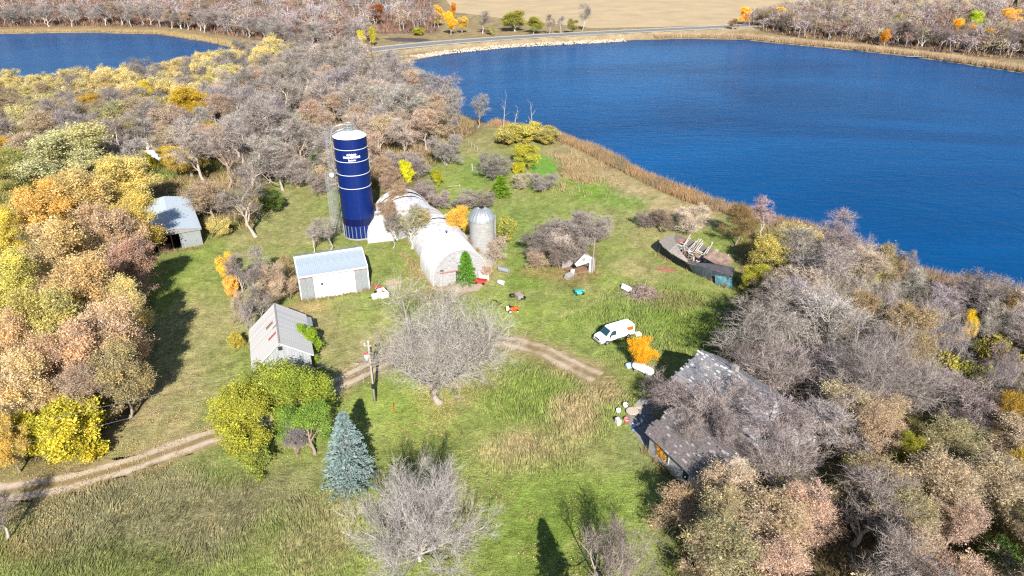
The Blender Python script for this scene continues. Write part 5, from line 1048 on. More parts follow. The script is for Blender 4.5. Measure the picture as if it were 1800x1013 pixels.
tag(M().box((0, 0, .45), (1.9, 1.2, .9)).build('junk_crate', BRWNWD, None, bevel=.05), 'brown crate inside the doorway of the open metal shed', 'crate').location = S.matrix_basis @ Vector((2.3, .9, 0))
# --- collapsed barn
Wp = [at(1156, 445), at(1185, 463), at(1222, 482), at(1254, 495), at(1277, 504)]
o0 = Wp[0].copy()
S = thing('collapsed_barn', 'long collapsed barn with caved-in roof, loose rafters and dark tilting side', 'barn', o0)
WDK = mat('shaded_siding', (.04, .055, .065), .8, noise=(2, .6, 1.4), stretch=(1, 1, .4))  # the near wall's shade is put into this dark board colour
def q3(px, py, z): return at(px, py, z)-o0
tops = [q3(1158, 426, 2.1), q3(1178, 444, 2.2), q3(1210, 462, 2.1), q3(1254, 474, 2.0), q3(1282, 484, 1.9)]
def lerp(a, b, t): return a+(b-a)*t
def plank(name, pts, th, mt, parent=S):
    n = (pts[1]-pts[0]).cross(pts[2]-pts[0]).normalized()*th; m = M(); k = len(pts)
    m.add(pts+[p_+n for p_ in pts], [tuple(range(k-1, -1, -1)), tuple(range(k, 2*k))]+[(i, (i+1) % k, k+(i+1) % k, k+i) for i in range(k)]); return m.build(name, mt, parent)
for i in range(4):
    A0, A1 = Wp[i]-o0, Wp[i+1]-o0; B0, B1 = tops[i], tops[i+1]; n = 8
    for k in range(n):
        t0, t1 = k/n, (k+.93)/n; plank('siding_board', [lerp(A0, A1, t0), lerp(A0, A1, t1), lerp(B0, B1, t1)+Vector((0, -.25, random.uniform(-.12, .06))), lerp(B0, B1, t0)+Vector((0, -.25, random.uniform(-.12, .06)))], .05, WDK)
edge = [q3(1158, 425, 2.25), q3(1176, 443, 2.35), q3(1192, 453, 2.3), q3(1208, 462, 2.2)]; ridg = [q3(1181, 411, 3.7), q3(1189, 428, 3.5), q3(1197, 443, 3.0), q3(1209, 458, 2.4)]
for i in range(3):
    for k in range(7):
        t0, t1 = k/7, (k+.95)/7; plank('roof_board', [lerp(edge[i], edge[i+1], t0), lerp(edge[i], edge[i+1], t1), lerp(ridg[i], ridg[i+1], t1), lerp(ridg[i], ridg[i+1], t0)], .05, mat_bw if 'mat_bw' in globals() else globals().setdefault('mat_bw', mat('bleached_roof_boards', (.3, .265, .24), .85, noise=(1.5, .6, 1.2), stretch=(1, 4, 4))))
plank('end_wall', [q3(1145, 433, .3), q3(1156, 445, 0), q3(1158, 426, 2.1), q3(1181, 411, 3.6)], .05, DARKWD)
br = [q3(1236, 452, 2.5), q3(1254, 441, 3.0), q3(1275, 446, 3.0), q3(1290, 458, 2.6), q3(1280, 466, 2.2), q3(1258, 464, 2.2)]
plank('brown_roof', br, .08, mat('rusty_roof', (.2, .14, .11), .9, noise=(1.2, .5, 1.5)))
plank('sunken_roof', [q3(1208, 461, 2.15), q3(1258, 464, 1.9), q3(1292, 470, 2.0), q3(1288, 486, 1.9), q3(1254, 475, 2.05)], .06, mat('dark_shingles', (.075, .065, .075), .9, noise=(1.5, .5, 1.6)))  # sunken roof in dark mottled shingles
plank('lean_to_wall', [q3(1257, 484, 1.6), q3(1287, 488, 1.6), q3(1288, 508, 0), q3(1257, 500, 0)], .05, mat('teal_boards', (.05, .13, .16), .8, noise=(2, .6, 1.4)))
plank('far_wall', [q3(1185, 425, 0), q3(1255, 455, 0), q3(1255, 440, 1.6), q3(1187, 410, 1.8)], .08, GREYWD)
plank('rubble_floor', [q3(1165, 445, .25), q3(1262, 492, .25), q3(1282, 478, .3), q3(1195, 428, .3)], .04, mat('rubble', (.14, .105, .08), .95, noise=(4, .3, 1.9)))
for k in range(16):
    t = k/15; s_ = lerp(q3(1196, 438, .4), q3(1262, 474, .4), t)+Vector((random.uniform(-.6, .6), random.uniform(-.6, .6), 0)); e_ = s_+Vector((random.uniform(1.5, 3), random.uniform(1.2, 3.4), random.uniform(1, 2.4)))
    M().tube([s_, e_], .085, 4).build('rafter', PALEWD if 'PALEWD' in globals() else globals().setdefault('PALEWD', mat('bleached_timber', (.42, .37, .35), .85, noise=(3, .7, 1.2))), S)
for k in range(70):
    t = random.random(); c_ = lerp(q3(1190, 432, .6), q3(1255, 474, .8), t)+Vector((random.uniform(-1.3, 1.6), random.uniform(-1.2, 1.8), random.uniform(0, .5)))
    M().box((0, 0, 0), (random.uniform(.8, 2.2), random.uniform(.1, .3), .05), random.uniform(0, 3), random.uniform(-.5, .5), random.uniform(-.4, .4)).build('fallen_board', random.choice((PALEWD, GREYWD, BRWNWD, TEALW if 'TEALW' in globals() else globals().setdefault('TEALW', mat('pale_teal_board', (.45, .6, .62), .8)))), S).location = c_
M().box((0, 0, 0), (1.3, .7, .08), .5, .3).build('red_panel', REDWD, S).location = q3(1197, 423, 2.2)
# --- shingled farmhouse
a, b = at(1228, 882), at(1318, 842); rz, W = frame(a, b); D = 8.2; E = 2.9; R_ = 4.7
S = thing('shingled_farmhouse', 'derelict farmhouse with grey worn shingles and one sunlit white gable wall', 'house', a, rz)
M().prism([(.06, 0), (W-.06, 0), (W-.06, E-.05), (W/2, R_-.06), (.06, E-.05)], .06, D-.06, 'y').build('walls', mat('flaking_white_walls', (.4, .395, .39), .8, noise=(1, .85, 1.1), grime=((.24, .22, .2), .9, .6)), S)
cb = M()
for k in range(13): 
    z = .1+k*.22; M().box((W/2, .01, z), (W, .06, .2), rx=.08).build('clapboard', HW_, S); M().box((.01, D/2, z), (.06, D, .2), ry=.08).build('clapboard', WEATH, S)  # left wall gets darker boards, its shaded side put into the colour
for k in range(7):
    z = E+.06+k*.24; ww = W*(1-(z-E)/(R_-E))-.2
    if ww > .3: M().box((W/2, .01, z), (ww, .06, .22), rx=.08).build('clapboard', HW_, S)
for y in (2.2, 5.4):
    f_ = M().box((-.03, y, 1.6), (.06, 1.1, 1.3)).build('window', WHITE, S); M().box((-.07, y, 1.6), (.04, .86, 1.06)).build('pane', GLASS, f_)
f_ = M().box((W*.62, -.03, 1.6), (1.0, .06, 1.3)).build('window', WHITE, S); M().box((W*.62, -.07, 1.6), (.8, .04, 1.06)).build('pane', GLASS, f_)
sl = math.atan2(R_-E, W/2); Ls = (W/2+.45)/math.cos(sl); ncr = 15
def shingle_roof(S, W, D, E, R_, ncr, mt, mt2, y0=-.4, holes=.12):
    sl = math.atan2(R_-E, W/2); Ls = (W/2+.45)/math.cos(sl); w0 = Ls/ncr
    for sx in (-1, 1):
        m = M(); m2 = M()
        for k in range(ncr):
            s_ = (k+.5)*w0; y = y0-random.uniform(0, .2)
            while y < D+.4:
                l_ = random.uniform(.3, .6); q = (m2 if random.random() < holes*(1.6 if vnoise(np.array(float(s_)), np.array(float(y)), 1.7, 2, 3) > .55 else .3) else m); c_ = (W/2+sx*s_*math.cos(sl), y+l_/2, R_-s_*math.sin(sl)+.07+random.uniform(-.01, .012))
                q.box(c_, (w0*1.2, l_-.015, .03), ry=sx*(sl-.03)); y += l_
        for mm, tt in ((m, mt), (m2, mt2)): mm.build('shingles', tt, S)['kind'] = 'stuff'
    M().box((W/2, D/2, R_+.1), (.24, D+.8, .05)).build('ridge_cap', mt, S)
    M().prism([(-.35, E-.18), (W/2, R_+.0), (W+.35, E-.18), (W+.35, E-.12), (W/2, R_+.05), (-.35, E-.12)], -.35, D+.35, 'y').build('roof_deck', GREYWD, S)
shingle_roof(S, W, D, E, R_, 24, SHING, mat('bleached_shingles', (.26, .24, .24), .9, noise=(3, .7, 1.3)))
# --- white two-storey farmhouse
a = at(1325, 765, 4.2); a.z = 0; rz2 = rz+.06; W = 7.8; D = 11.5; E = 4.4; R_ = 6.8
S = thing('white_farmhouse', 'taller white farmhouse with pale roof buried in bare trees', 'house', a, rz2)
M().prism([(.06, 0), (W-.06, 0), (W-.06, E-.05), (W/2, R_-.06), (.06, E-.05)], .06, D-.06, 'y').build('walls', HW_, S)
for k in range(19): z = .1+k*.23; M().box((W/2, .01, z), (W, .06, .21), rx=.08).build('clapboard', HW_, S); M().box((.01, D/2, z), (.06, D, .21), ry=.08).build('clapboard', HW_, S)
for x, z in ((1.8, 1.5), (5.6, 1.5), (1.8, 3.5), (5.6, 3.5)): f_ = M().box((x, -.03, z), (.95, .06, 1.2)).build('window', WHITE, S); M().box((x, -.07, z), (.75, .04, 1.0)).build('pane', GLASS, f_)
for y, z in ((2.5, 1.5), (7.5, 1.5), (5, 3.4), (9, 3.4)): f_ = M().box((-.03, y, z), (.06, .95, 1.2)).build('window', WHITE, S); M().box((-.07, y, z), (.04, .75, 1.0)).build('pane', GLASS, f_)
shingle_roof(S, W, D, E, R_, 26, mat('slate_grey_shingles', (.15, .15, .165), .85, noise=(4, .6, 1.5)), SHINGW, holes=.12)
ch = M().box((W/2+.2, D*.6, R_+.25), (.6, .6, .9)).build('chimney', GREYWD, S)
M().box((W/2, -1.2, 2.7), (W, 2.4, .1), rx=.25).build('porch_roof', WHITE, S)
for x in (.2, W/2, W-.2): M().box((x, -2.2, 1.2), (.14, .14, 2.4)).build('porch_post', WHITE, S)
# --- hidden yard left: white trailer, green tarp
p = at(285, 284); S = thing('white_trailer', 'white trailer mostly hidden by yellow trees in the left wood', 'trailer', p, .3); M().box((0, 0, 1.5), (7.5, 2.5, 2.3)).build('body', WHITE, S, bevel=.12); M().box((0, 0, 2.7), (7.6, 2.6, .12)).build('roof', WHITEC, S)
for x in (-2.4, 0, 2.4): M().box((x, -1.27, 1.8), (.9, .04, .6)).build('window', GLASS, S)
for x in (-.6, .4): M().tube([(x, -1.3, .38), (x, -1.05, .38)], .38, 14).build('wheel', BLACK, S)
p = at(246, 262); S = thing('white_camper', 'small white camper left of the green shed roof in the wood', 'trailer', p, -.1); M().prism([(-2.2, .5), (2.2, .5), (2.5, 1.2), (2.1, 2.6), (-2.2, 2.6), (-2.4, 1.4)], -1.1, 1.1, 'y').build('body', WHITE, S, bevel=.08); M().box((.2, -1.12, 1.8), (1.0, .04, .5)).build('window', GLASS, S); M().tube([(0, -1.15, .35), (0, -.9, .35)], .35, 12).build('wheel', BLACK, S)
p = at(280, 263); S = thing('green_roofed_hut', 'little hut with a turquoise green roof between trees at upper left', 'shed', p, .05); M().box((0, 1.2, 1.1), (4.2, 2.4, 2.2)).build('walls', WHITE, S)
o = M().box((0, 0, 0), (4.8, 3.6, .08)).build('roof', GREENP, S); o.location = (0, 1.2, 2.75); o.rotation_euler = (.42, 0, 0); M().box((0, -.42, 1.95), (4.8, .06, .16)).build('fascia_board', WHITE, S)
p = at(333, 286); tag(M().box((0, 0, 1.0), (3.2, 1.8, 1.1), .25).build('white_wreck', WHITE, None, bevel=.3), 'white object half hidden under the wide amber tree', 'wreck').location = p

# ------------------------------------------------------------------ things in the yard
# cargo van
S = thing('cargo_van', 'white cargo van with a slanted orange patch high on its side, parked in the grass', 'van', (14.4, 82.5, 0), math.atan2(-.48, -.877)); S.rotation_euler.z = math.atan2(-2.45, -4.5)
st = [(-2.85, .5, 1.85, .84, .95), (-2.8, .42, 2.05, .84, .99), (-2.3, .4, 2.12, .86, 1.0), (0, .4, 2.15, .87, 1.0), (.9, .4, 2.12, .86, 1.0), (1.15, .4, 2.0, .82, 1.0), (1.95, .4, 1.28, .86, 1.0), (2.1, .4, 1.2, .84, .99), (2.65, .42, 1.05, .8, .95), (2.85, .5, .85, .76, .88)]
m = M(); vs = []
for x, zb, zt, wt, wb in st:
    zm = min(1.15, zt-.08)
    vs += [(x, -wb+.06, zb), (x, -wb, zb+.2), (x, -wb, zm), (x, -wt, zt-.07), (x, -wt+.14, zt), (x, wt-.14, zt), (x, wt, zt-.07), (x, wb, zm), (x, wb, zb+.2), (x, wb-.06, zb)]
n = 10; f = [(i*n+j, (i+1)*n+j, (i+1)*n+(j+1) % n, i*n+(j+1) % n) for i in range(len(st)-1) for j in range(n)]+[tuple(range(n)), tuple(range((len(st)-1)*n+n-1, (len(st)-1)*n-1, -1))]
m.add(vs, f); m.build('body', WHITEC, S)
def on(name, pts, mt, th=.02, par=S): return plank(name, [Vector(q) for q in pts], th, mt, par)
on('windscreen', [(1.2, -.76, 2.0), (1.2, .76, 2.0), (1.93, .84, 1.33), (1.93, -.84, 1.33)], GLASS, -.02)
for s_ in (-1, 1):
    on('side_window', [(.35, s_*.89, 1.95), (1.02, s_*.885, 1.93), (1.55, s_*1.0, 1.3), (.35, s_*1.005, 1.28)], GLASS, .03*s_ if False else (.03 if s_ > 0 else -.03))
    d = on('cab_door', [(.28, s_*1.005, .55), (1.62, s_*1.005, .55), (1.62, s_*1.01, 1.22), (.28, s_*1.01, 1.22)], WHITEC, .012 if s_ < 0 else -.012); M().box((.42, s_*1.035, 1.1), (.16, .03, .04)).build('handle', BLACK, d)
    M().box((1.5, s_*1.14, 1.35), (.1, .22, .28)).build('wing_mirror', BLACK, S)
    M().box((-.5, s_*1.0, .5), (4.0, .03, .1)).build('sill', BLACK, S)
    for x in (-1.75, 1.85):
        M().tube([(x, s_*.72, .37), (x, s_*1.01, .37)], .4, 20).build('wheel_arch', BLACK, S)
        w_ = M().tube([(x, s_*.8, .35), (x, s_*1.03, .35)], .35, 20).build('wheel', BLACK, S); M().tube([(x, s_*1.03, .35), (x, s_*1.045, .35)], .21, 14).build('hubcap', CHROME, w_)
    M().box((2.84, s_*.66, .88), (.06, .3, .2)).build('headlight', mat('lamp_glass%d' % s_, (.6, .62, .65), .1), S); M().box((2.82, s_*.84, .7), (.08, .14, .1)).build('indicator', ORANGE, S)
    M().box((-2.86, s_*.86, 1.0), (.04, .12, .4)).build('tail_light', REDP, S)
M().box((2.87, 0, .85), (.05, .95, .22)).build('grille', BLACK, S); M().box((2.93, 0, .52), (.14, 1.8, .2)).build('front_bumper', GALVD, S); M().box((-2.93, 0, .52), (.14, 1.8, .2)).build('rear_bumper', GALVD, S); M().box((2.99, 0, .52), (.02, .35, .13)).build('number_plate', WHITE, S)
on('orange_decal', [(-2.5, .99, 1.9), (-1.3, .99, 1.95), (-1.7, 1.05, 1.4), (-2.5, 1.06, 1.3)], ORANGE, .03)
for k in range(0): on('decal_stripe', [(-2.3+k*.3, 1.03, 1.75), (-2.22+k*.3, 1.03, 1.75), (-2.22+k*.28, 1.06, 1.5), (-2.3+k*.28, 1.06, 1.5)], WHITEC, .02)
M().tube([(-.9, 1.02, 1.1), (-.9, 1.03, 1.1)], .16, 12).build('door_badge', mat('blue_print', (.25, .4, .7), .5), S)
for k in range(6): M().box((-2.0+k*.55, 0, 2.145), (.04, 1.4, .015)).build('roof_rib', WHITEC, S)
p = at(1121, 591); tag(M().box((0, 0, .3), (.9, .8, .6), .3).build('leaf_sack', mat('cream_sack', (.55, .5, .36), .8), None, bevel=.12), 'cream sack lying behind the rear of the van', 'sack').location = p
# propane tank
a = at(1112, 640, .8); b = at(1149, 657, .8); d = (b-a); S = thing('propane_tank', 'long white propane tank lying beside the orange-gold tree', 'tank', (a+b)/2-Vector((0, 0, .8)), math.atan2(d.y, d.x)); Lh = d.length/2
S_ = [( -Lh, .02), (-Lh+.08, .28), (-Lh+.25, .46), (-Lh+.5, .55), (Lh-.5, .55), (Lh-.25, .46), (Lh-.08, .28), (Lh, .02)]
M().tube([(x, 0, .85) for x, r in S_], [r for x, r in S_], 22).build('shell', WHITEC, S, True); M().tube([(.0, 0, 1.35), (0, 0, 1.6)], .22, 14).build('valve_dome', WHITE, S)
for x in (-Lh*.55, Lh*.55): M().box((x, 0, .2), (.3, .9, .4)).build('saddle', CONC, S)
o = M().box((0, 0, .32), (1.1, .8, .62), .4).build('blue_white_tank_end', mat('blue_white_end', (.4, .55, .75), .6, noise=(3, .6, 1.3)), None, bevel=.2); tag(o, 'pale blue bundle at the left end of the propane tank', 'endpiece'); o.location = at(1107, 646)  # pale blue box standing for the other end of the same tank
# pole with transformer and wires
p = at(659, 706); S = thing('utility_pole', 'wooden utility pole with white transformer can and dark conduit', 'utility pole', p); HP = 8.5
M().tube([(0, 0, -.2), (0, 0, HP)], [.17, .12], 12).build('pole', POLEWD, S, True); M().tube([(.17, -.06, .1), (.15, -.06, 6.9)], .055, 8).build('conduit', BLACK, S)
M().tube([(0, 0, 2.0), (0, 0, 2.7)], .2, 12).build('dark_sleeve', BLACK, S)
tr_ = M().tube([(-.36, -.12, 6.1), (-.36, -.12, 7.0)], .25, 16).build('transformer', WHITE, S, True); M().tube([(-.36, -.12, 7.0), (-.36, -.12, 7.1)], .26, 16).build('transformer_lid', REDP, tr_); M().tube([(-.36, -.12, 7.1), (-.36, -.12, 7.45)], .06, 8).build('bushing', GALV, tr_)
M().box((-.1, 0, 8.1), (.9, .1, .12)).build('crossarm', POLEWD, S); M().tube([(-.45, 0, 8.15), (-.45, 0, 8.45)], .07, 8).build('insulator', WHITE, S); M().tube([(0, 0, 8.5), (0, 0, 8.75)], .07, 8).build('insulator', WHITE, S)
M().tube([(.25, 0, 7.2), (.25, 0, 7.8)], .1, 8).build('cutout', BLACK, S); M().box((0, -.02, 5.9), (.5, .1, .08)).build('bracket', GALV, S)
for (z, qx, qy, qz, lb) in ((8.7, -75, 44, 7.6, 'upper pale wire running from the utility pole to the lower left'), (7.0, -75, 42, 6.0, 'lower pale wire running from the utility pole to the lower left'), (8.6, -24.5, 92, 5.0, 'wire from the utility pole towards the machine shed')):
    a = Vector((p.x-.2, p.y, z)); b = Vector((qx, qy, qz)); pts = [a+(b-a)*t-Vector((0, 0, 4*1.0*t*(1-t))) for t in [i/24 for i in range(25)]]
    m = M().tube(pts, .011, 4); tag(m.build('power_line', GALV), lb, 'wire')
# junk by the machine shed
S = thing('white_combine_part', 'heap of white sheet-metal machinery with a red end beside the machine shed', 'machine', at(671, 522), .6)
M().box((.3, .2, .5), (1.3, 1.9, .9), rx=.1).build('hood', WHITEC, S, bevel=.15); M().box((.3, 1.3, .9), (.8, .5, .5)).build('engine', REDP, S, bevel=.1); M().box((.25, -.1, .97), (.35, .7, .04), .2).build('orange_patch', ORANGE, S)
for x, y in ((-.6, 1.2), (1.2, 1.3), (1.1, -.8)): M().tube([(x, y, .35), (x+.2, y, .35)], .35, 12).build('wheel', BLACK, S)
M().tube([(-.3, 1.6, .8), (.9, 2.4, 1.6)], .05, 6).build('lever', GALV, S)
S = thing('white_scrap_heap', 'tangle of bent white scrap left of the white machinery', 'scrap', at(661, 524), .2); M().box((0, 0, .35), (1.3, .9, .6), .3, .2).build('bent_sheet', WHITE, S, bevel=.1)
for k in range(7): a_ = random.uniform(0, 6.3); M().tube([(0, 0, .3), (math.cos(a_)*1.2, math.sin(a_)*.9, random.uniform(.1, .9))], .05, 5).build('bar', random.choice((WHITE, BLACK, GALV)), S)
S = thing('rusty_barrel', 'open rusty barrel at the right corner of the machine shed', 'barrel', at(660, 508)); M().lathe([(.3, 0), (.3, .88), (.27, .88), (.27, .1), (0, .1)], 18).build('shell', RUST, S, True); 
for z in (.3, .6): M().lathe([(.3, z-.02), (.325, z), (.3, z+.02)], 18).build('hoop', RUST, S)
# red cart
S = thing('red_cart', 'small red cart at the right corner of the round-roofed barn', 'cart', at(845, 498), -.25); m = M().prism([(-.9, .3), (.9, .3), (1.05, .7), (-1.05, .7)], -.5, .5, 'y'); m.build('tub', REDP, S, bevel=.04)
M().box((0, 0, .71), (1.8, .8, .02)).build('lining', mat('dark_red', (.3, .02, .02), .6), S)
for x in (-.6, .6):
    for y in (-.52, .52): M().tube([(x, y-.05, .22), (x, y+.05, .22)], .22, 12).build('wheel', BLACK, S)
# metal culvert and white tank
a = at(877, 472, .45); b = at(894, 476, .45); S = thing('metal_culvert', 'pale galvanised pipe lying in the grass right of the round-roofed barn', 'pipe', (a.x, a.y, 0), math.atan2(b.y-a.y, b.x-a.x)); Lc = 1.9
m = M(); prof = [(x/20*Lc, .42+(.02 if x % 2 else 0)) for x in range(21)]; m.tube([(x, 0, .45) for x, r in prof], [r for x, r in prof], 18, False); m.build('pipe_wall', GALV, S, True); M().tube([(.04, 0, .45), (.06, 0, .45)], .36, 16).build('dark_mouth', DARKIN, S); M().tube([(Lc-.05, 0, .45), (Lc-.03, 0, .45)], .4, 16).build('end_plate', GALVD, S)  # near-black disc imitates the shade inside the pipe
S = thing('white_drum', 'short white drum lying on its side below the galvanised pipe', 'drum', at(881, 500), -.6); M().tube([(-.6, 0, .36), (-.55, 0, .36), (.55, 0, .36), (.6, 0, .36)], [.3, .36, .36, .3], 18).build('shell', WHITE, S, True); M().tube([(.6, 0, .36), (.66, 0, .36)], .2, 10).build('cap', GALVD, S)
# discarded tyres and a rusty plate
S = thing('tyre_pile', 'pair of black tyres lying left of the brown box in the grass', 'tyre', at(901, 521), .3)
def torus(R1, r1, n=20, k=8): return M().lathe([(R1+r1*math.cos(q), r1+r1*math.sin(q)) for q in [2*PI*i/k for i in range(k+1)]], n)
torus(.42, .15).build('tyre', BLACK, S, True); o = torus(.42, .15).build('tyre', BLACK, S, True); o.location = (.85, -.5, 0); o.rotation_euler = (.3, 0, 0); o = torus(.4, .14).build('tyre', BLACK, S, True); o.location = (1.3, -1.2, 0)
S = thing('brown_box', 'weathered brown box standing right of the black tyres', 'box', at(912, 524), .5); M().box((0, 0, .35), (.9, 1.3, .6)).build('body', GREYWD, S, bevel=.04); M().box((0, 0, .67), (1.0, 1.4, .05)).build('lid', mat('mauve_wood', (.3, .22, .22), .8), S); M().box((.0, .75, .5), (.4, .2, .5)).build('rust_end', RUST, S)
# lawn tractor
S = thing('lawn_tractor', 'old orange lawn tractor with cream hood in the yard', 'tractor', at(902, 548), math.radians(8))
M().box((.45, 0, .62), (.85, .5, .38)).build('hood', ORANGE, S, bevel=.07); M().box((-.35, 0, .62), (.75, .8, .3)).build('fender', ORANGE, S, bevel=.08); M().box((-.4, 0, .9), (.4, .45, .12)).build('seat', BLACK, S, bevel=.04); M().box((-.6, 0, 1.05), (.1, .45, .35)).build('seat_back', BLACK, S, bevel=.03)
M().box((-.85, 0, .65), (.5, .7, .45)).build('cream_bagger', mat('cream_paint', (.7, .66, .55), .5), S, bevel=.08); M().box((0, 0, .3), (1.0, 1.0, .12)).build('mower_deck', ORANGE, S, bevel=.04)
M().tube([(.1, 0, .8), (0, 0, 1.05)], .03, 6).build('steering_column', BLACK, S); o = torus(.16, .02, 14, 5).build('steering_wheel', BLACK, S); o.location = (-.02, 0, 1.04); o.rotation_euler = (0, -.4, 0)
for x, r, y in ((.65, .2, .42), (-.5, .28, .5)):
    for s_ in (-1, 1): w_ = M().tube([(x, s_*(y-.09), r), (x, s_*(y+.09), r)], r, 14).build('wheel', BLACK, S); M().tube([(x, s_*(y+.09), r), (x, s_*(y+.1), r)], r*.55, 12).build('hub', WHITE, w_)
p = at(868, 533); S = thing('wire_frame', 'small dark metal frame under the branches of the big bare yard tree', 'frame', p); M().tube([(-.5, 0, .1), (-.2, .2, .5), (.4, .1, .45), (.6, -.1, .1)], .05, 6).build('hoop', BLACK, S); o = torus(.3, .05, 14, 6).build('ring', BLACK, S); o.location = (.8, -.3, 0)
# turquoise cart
S = thing('turquoise_wagon', 'turquoise flat wagon standing alone on the mown grass', 'wagon', at(1018, 517), .22); M().box((.05, .1, .62), (1.7, .8, .08), rx=-.15).build('deck', TEAL, S); M().box((-.1, -.3, .4), (.9, .45, .3)).build('box', TEAL, S, bevel=.04); M().box((-.72, .0, .45), (.12, .8, .5)).build('end_board', mat('dark_teal', (.01, .1, .1), .5), S)
for x in (-.5, .55): M().tube([(x, -.45, .2), (x, .45, .2)], .03, 6).build('axle', BLACK, S); [M().tube([(x, y-.05, .2), (x, y+.05, .2)], .2, 12).build('wheel', BLACK, S) for y in (-.45, .45)]
M().tube([(-.8, -.3, .3), (-1.2, -.8, .1)], .03, 5).build('drawbar', TEAL, S)
# brush pile
S = thing('brush_pile', 'heap of reddish-brown cut branches on the grass', 'brush pile', at(1128, 518)); sticks = [M() for _ in range(2)]; PILE = mat('cut_brush', (.2, .13, .11), .9, noise=(3, .6, 1.4)); PILE2 = mat('grey_brush', (.27, .22, .2), .9)
for k in range(620):
    a_ = random.uniform(0, 2*PI); r_ = abs(random.gauss(0, 1.3)); x = r_*math.cos(a_)*1.25; y = r_*math.sin(a_); z = max(.05, 1.25*math.exp(-r_*r_/2.2)*random.random()); d_ = Vector((random.gauss(0, 1), random.gauss(0, 1), random.gauss(.1, .3))).normalized()*random.uniform(.5, 1.3)
    c_ = Vector((x, y, z)); sticks[k % 2].tube([c_-d_, c_+d_*.1+Vector((0, 0, .08)), c_+d_], [.045, .035, .012], 4, False)
sticks[0].build('branches', PILE, S)['kind'] = 'stuff'; sticks[1].build('twigs', PILE2, S)['kind'] = 'stuff'
S = thing('blue_white_appliance', 'overturned white appliance with blue side at the left edge of the brush pile', 'appliance', at(1101, 511), .7); M().box((0, 0, .5), (.8, 1.6, .8), ry=.5).build('body', WHITEC, S, bevel=.06); M().box((.42, 0, .35), (.06, 1.4, .7), ry=.5).build('blue_side', mat('deep_blue', (.02, .07, .2), .5), S)
for k, (px, py) in enumerate(((1166, 475), (1176, 477))): S = thing('loose_planks', ('dark-ended' if k else 'short')+' orange-brown planks lying in the grass before the collapsed barn', 'planks', at(px, py), .3-k*.5); [M().box((random.uniform(-.2, .2), j*.26, .06+.03*j), (2.0, .22, .05), random.uniform(-.2, .2)).build('plank', random.choice((REDWD, BRWNWD)), S) for j in range(3)]
# yard litter beside the shingled farmhouse
LIT = [(1099, 716, 'white_bucket', 'white bucket with grey rim, highest of the litter by the farmhouse', WHITE, .32, .5), (1087, 725, 'white_jug', 'white round jug beside a dark bag on the litter patch', WHITEC, .3, .42), (1086, 745, 'white_box', 'tall white box at the left of the litter patch', WHITE, .3, .7), (1101, 741, 'red_tub', 'pinkish red tub in the middle of the litter patch', mat('pink_red', (.6, .12, .12), .6), .33, .4)]
for px, py, nm, lb, mm, r_, h_ in LIT:
    S = thing(nm, lb, nm.split('_')[1], at(px, py)); M().lathe([(0, 0), (r_*.8, 0), (r_, h_), (r_*.86, h_), (r_*.7, .06), (0, .06)], 16).build('body', mm, S, True) if 'box' not in nm else M().box((0, 0, h_/2), (.5, .7, h_), .4).build('body', mm, S, bevel=.04)
    M().lathe([(r_*.98, h_-.03), (r_*1.06, h_), (r_*.98, h_+.03)], 16).build('rim', GALVD, S)
S = thing('round_table', 'round weathered table top lying on the litter by the farmhouse', 'table', at(1111, 727)); M().lathe([(0, .32), (.72, .32), (.75, .36), (.72, .4), (0, .4)], 24).build('table_top', mat('mottled_wood', (.45, .38, .32), .8, noise=(5, .7, 1.2)), S); M().tube([(0, 0, 0), (0, 0, .32)], .12, 8).build('foot', BLACK, S)
S = thing('grey_slab', 'flat grey slab leaning by the shadowed yard of the farmhouse', 'slab', at(1127, 710), .9); M().box((0, 0, .15), (1.9, .9, .1), rx=.15).build('slab', CONC, S); M().box((-.8, .1, .1), (.8, .9, .15), .5).build('block', mat('tan_stone', (.4, .33, .24), .9), S)
for k in range(16):
    c_ = at(1112+k*1.6+random.uniform(-5, 5), 752-k*1.3+random.uniform(-5, 5)); o = M().box((0, 0, .1), (random.uniform(.2, .5), random.uniform(.15, .4), random.uniform(.08, .25)), random.uniform(0, 3)).build('litter_piece', random.choice((WHITE, WHITEC, mat_lb if 'mat_lb' in globals() else globals().setdefault('mat_lb', mat('blue_litter', (.08, .2, .45), .6)), GALV)), None, bevel=.02)
    o.location = c_; tag(o, 'small scrap of white and blue litter strewn before the shingled farmhouse', 'litter', 'litter scraps before the shingled farmhouse')
sheet('pavement', poly([(1098,735),(1130,700),(1180,722),(1150,760),(1135,790),(1118,765)]), .035, mat('worn_concrete', (.2, .19, .19), .9, noise=(2, .7, 1.3)))
# bare pads in the grass
sheet('dirt_patch', poly([(798,500),(835,496),(850,502),(838,512),(806,515),(792,508)]), .03, mat('pale_dirt', (.36, .27, .22), .95, noise=(2, .8, 1.15)))
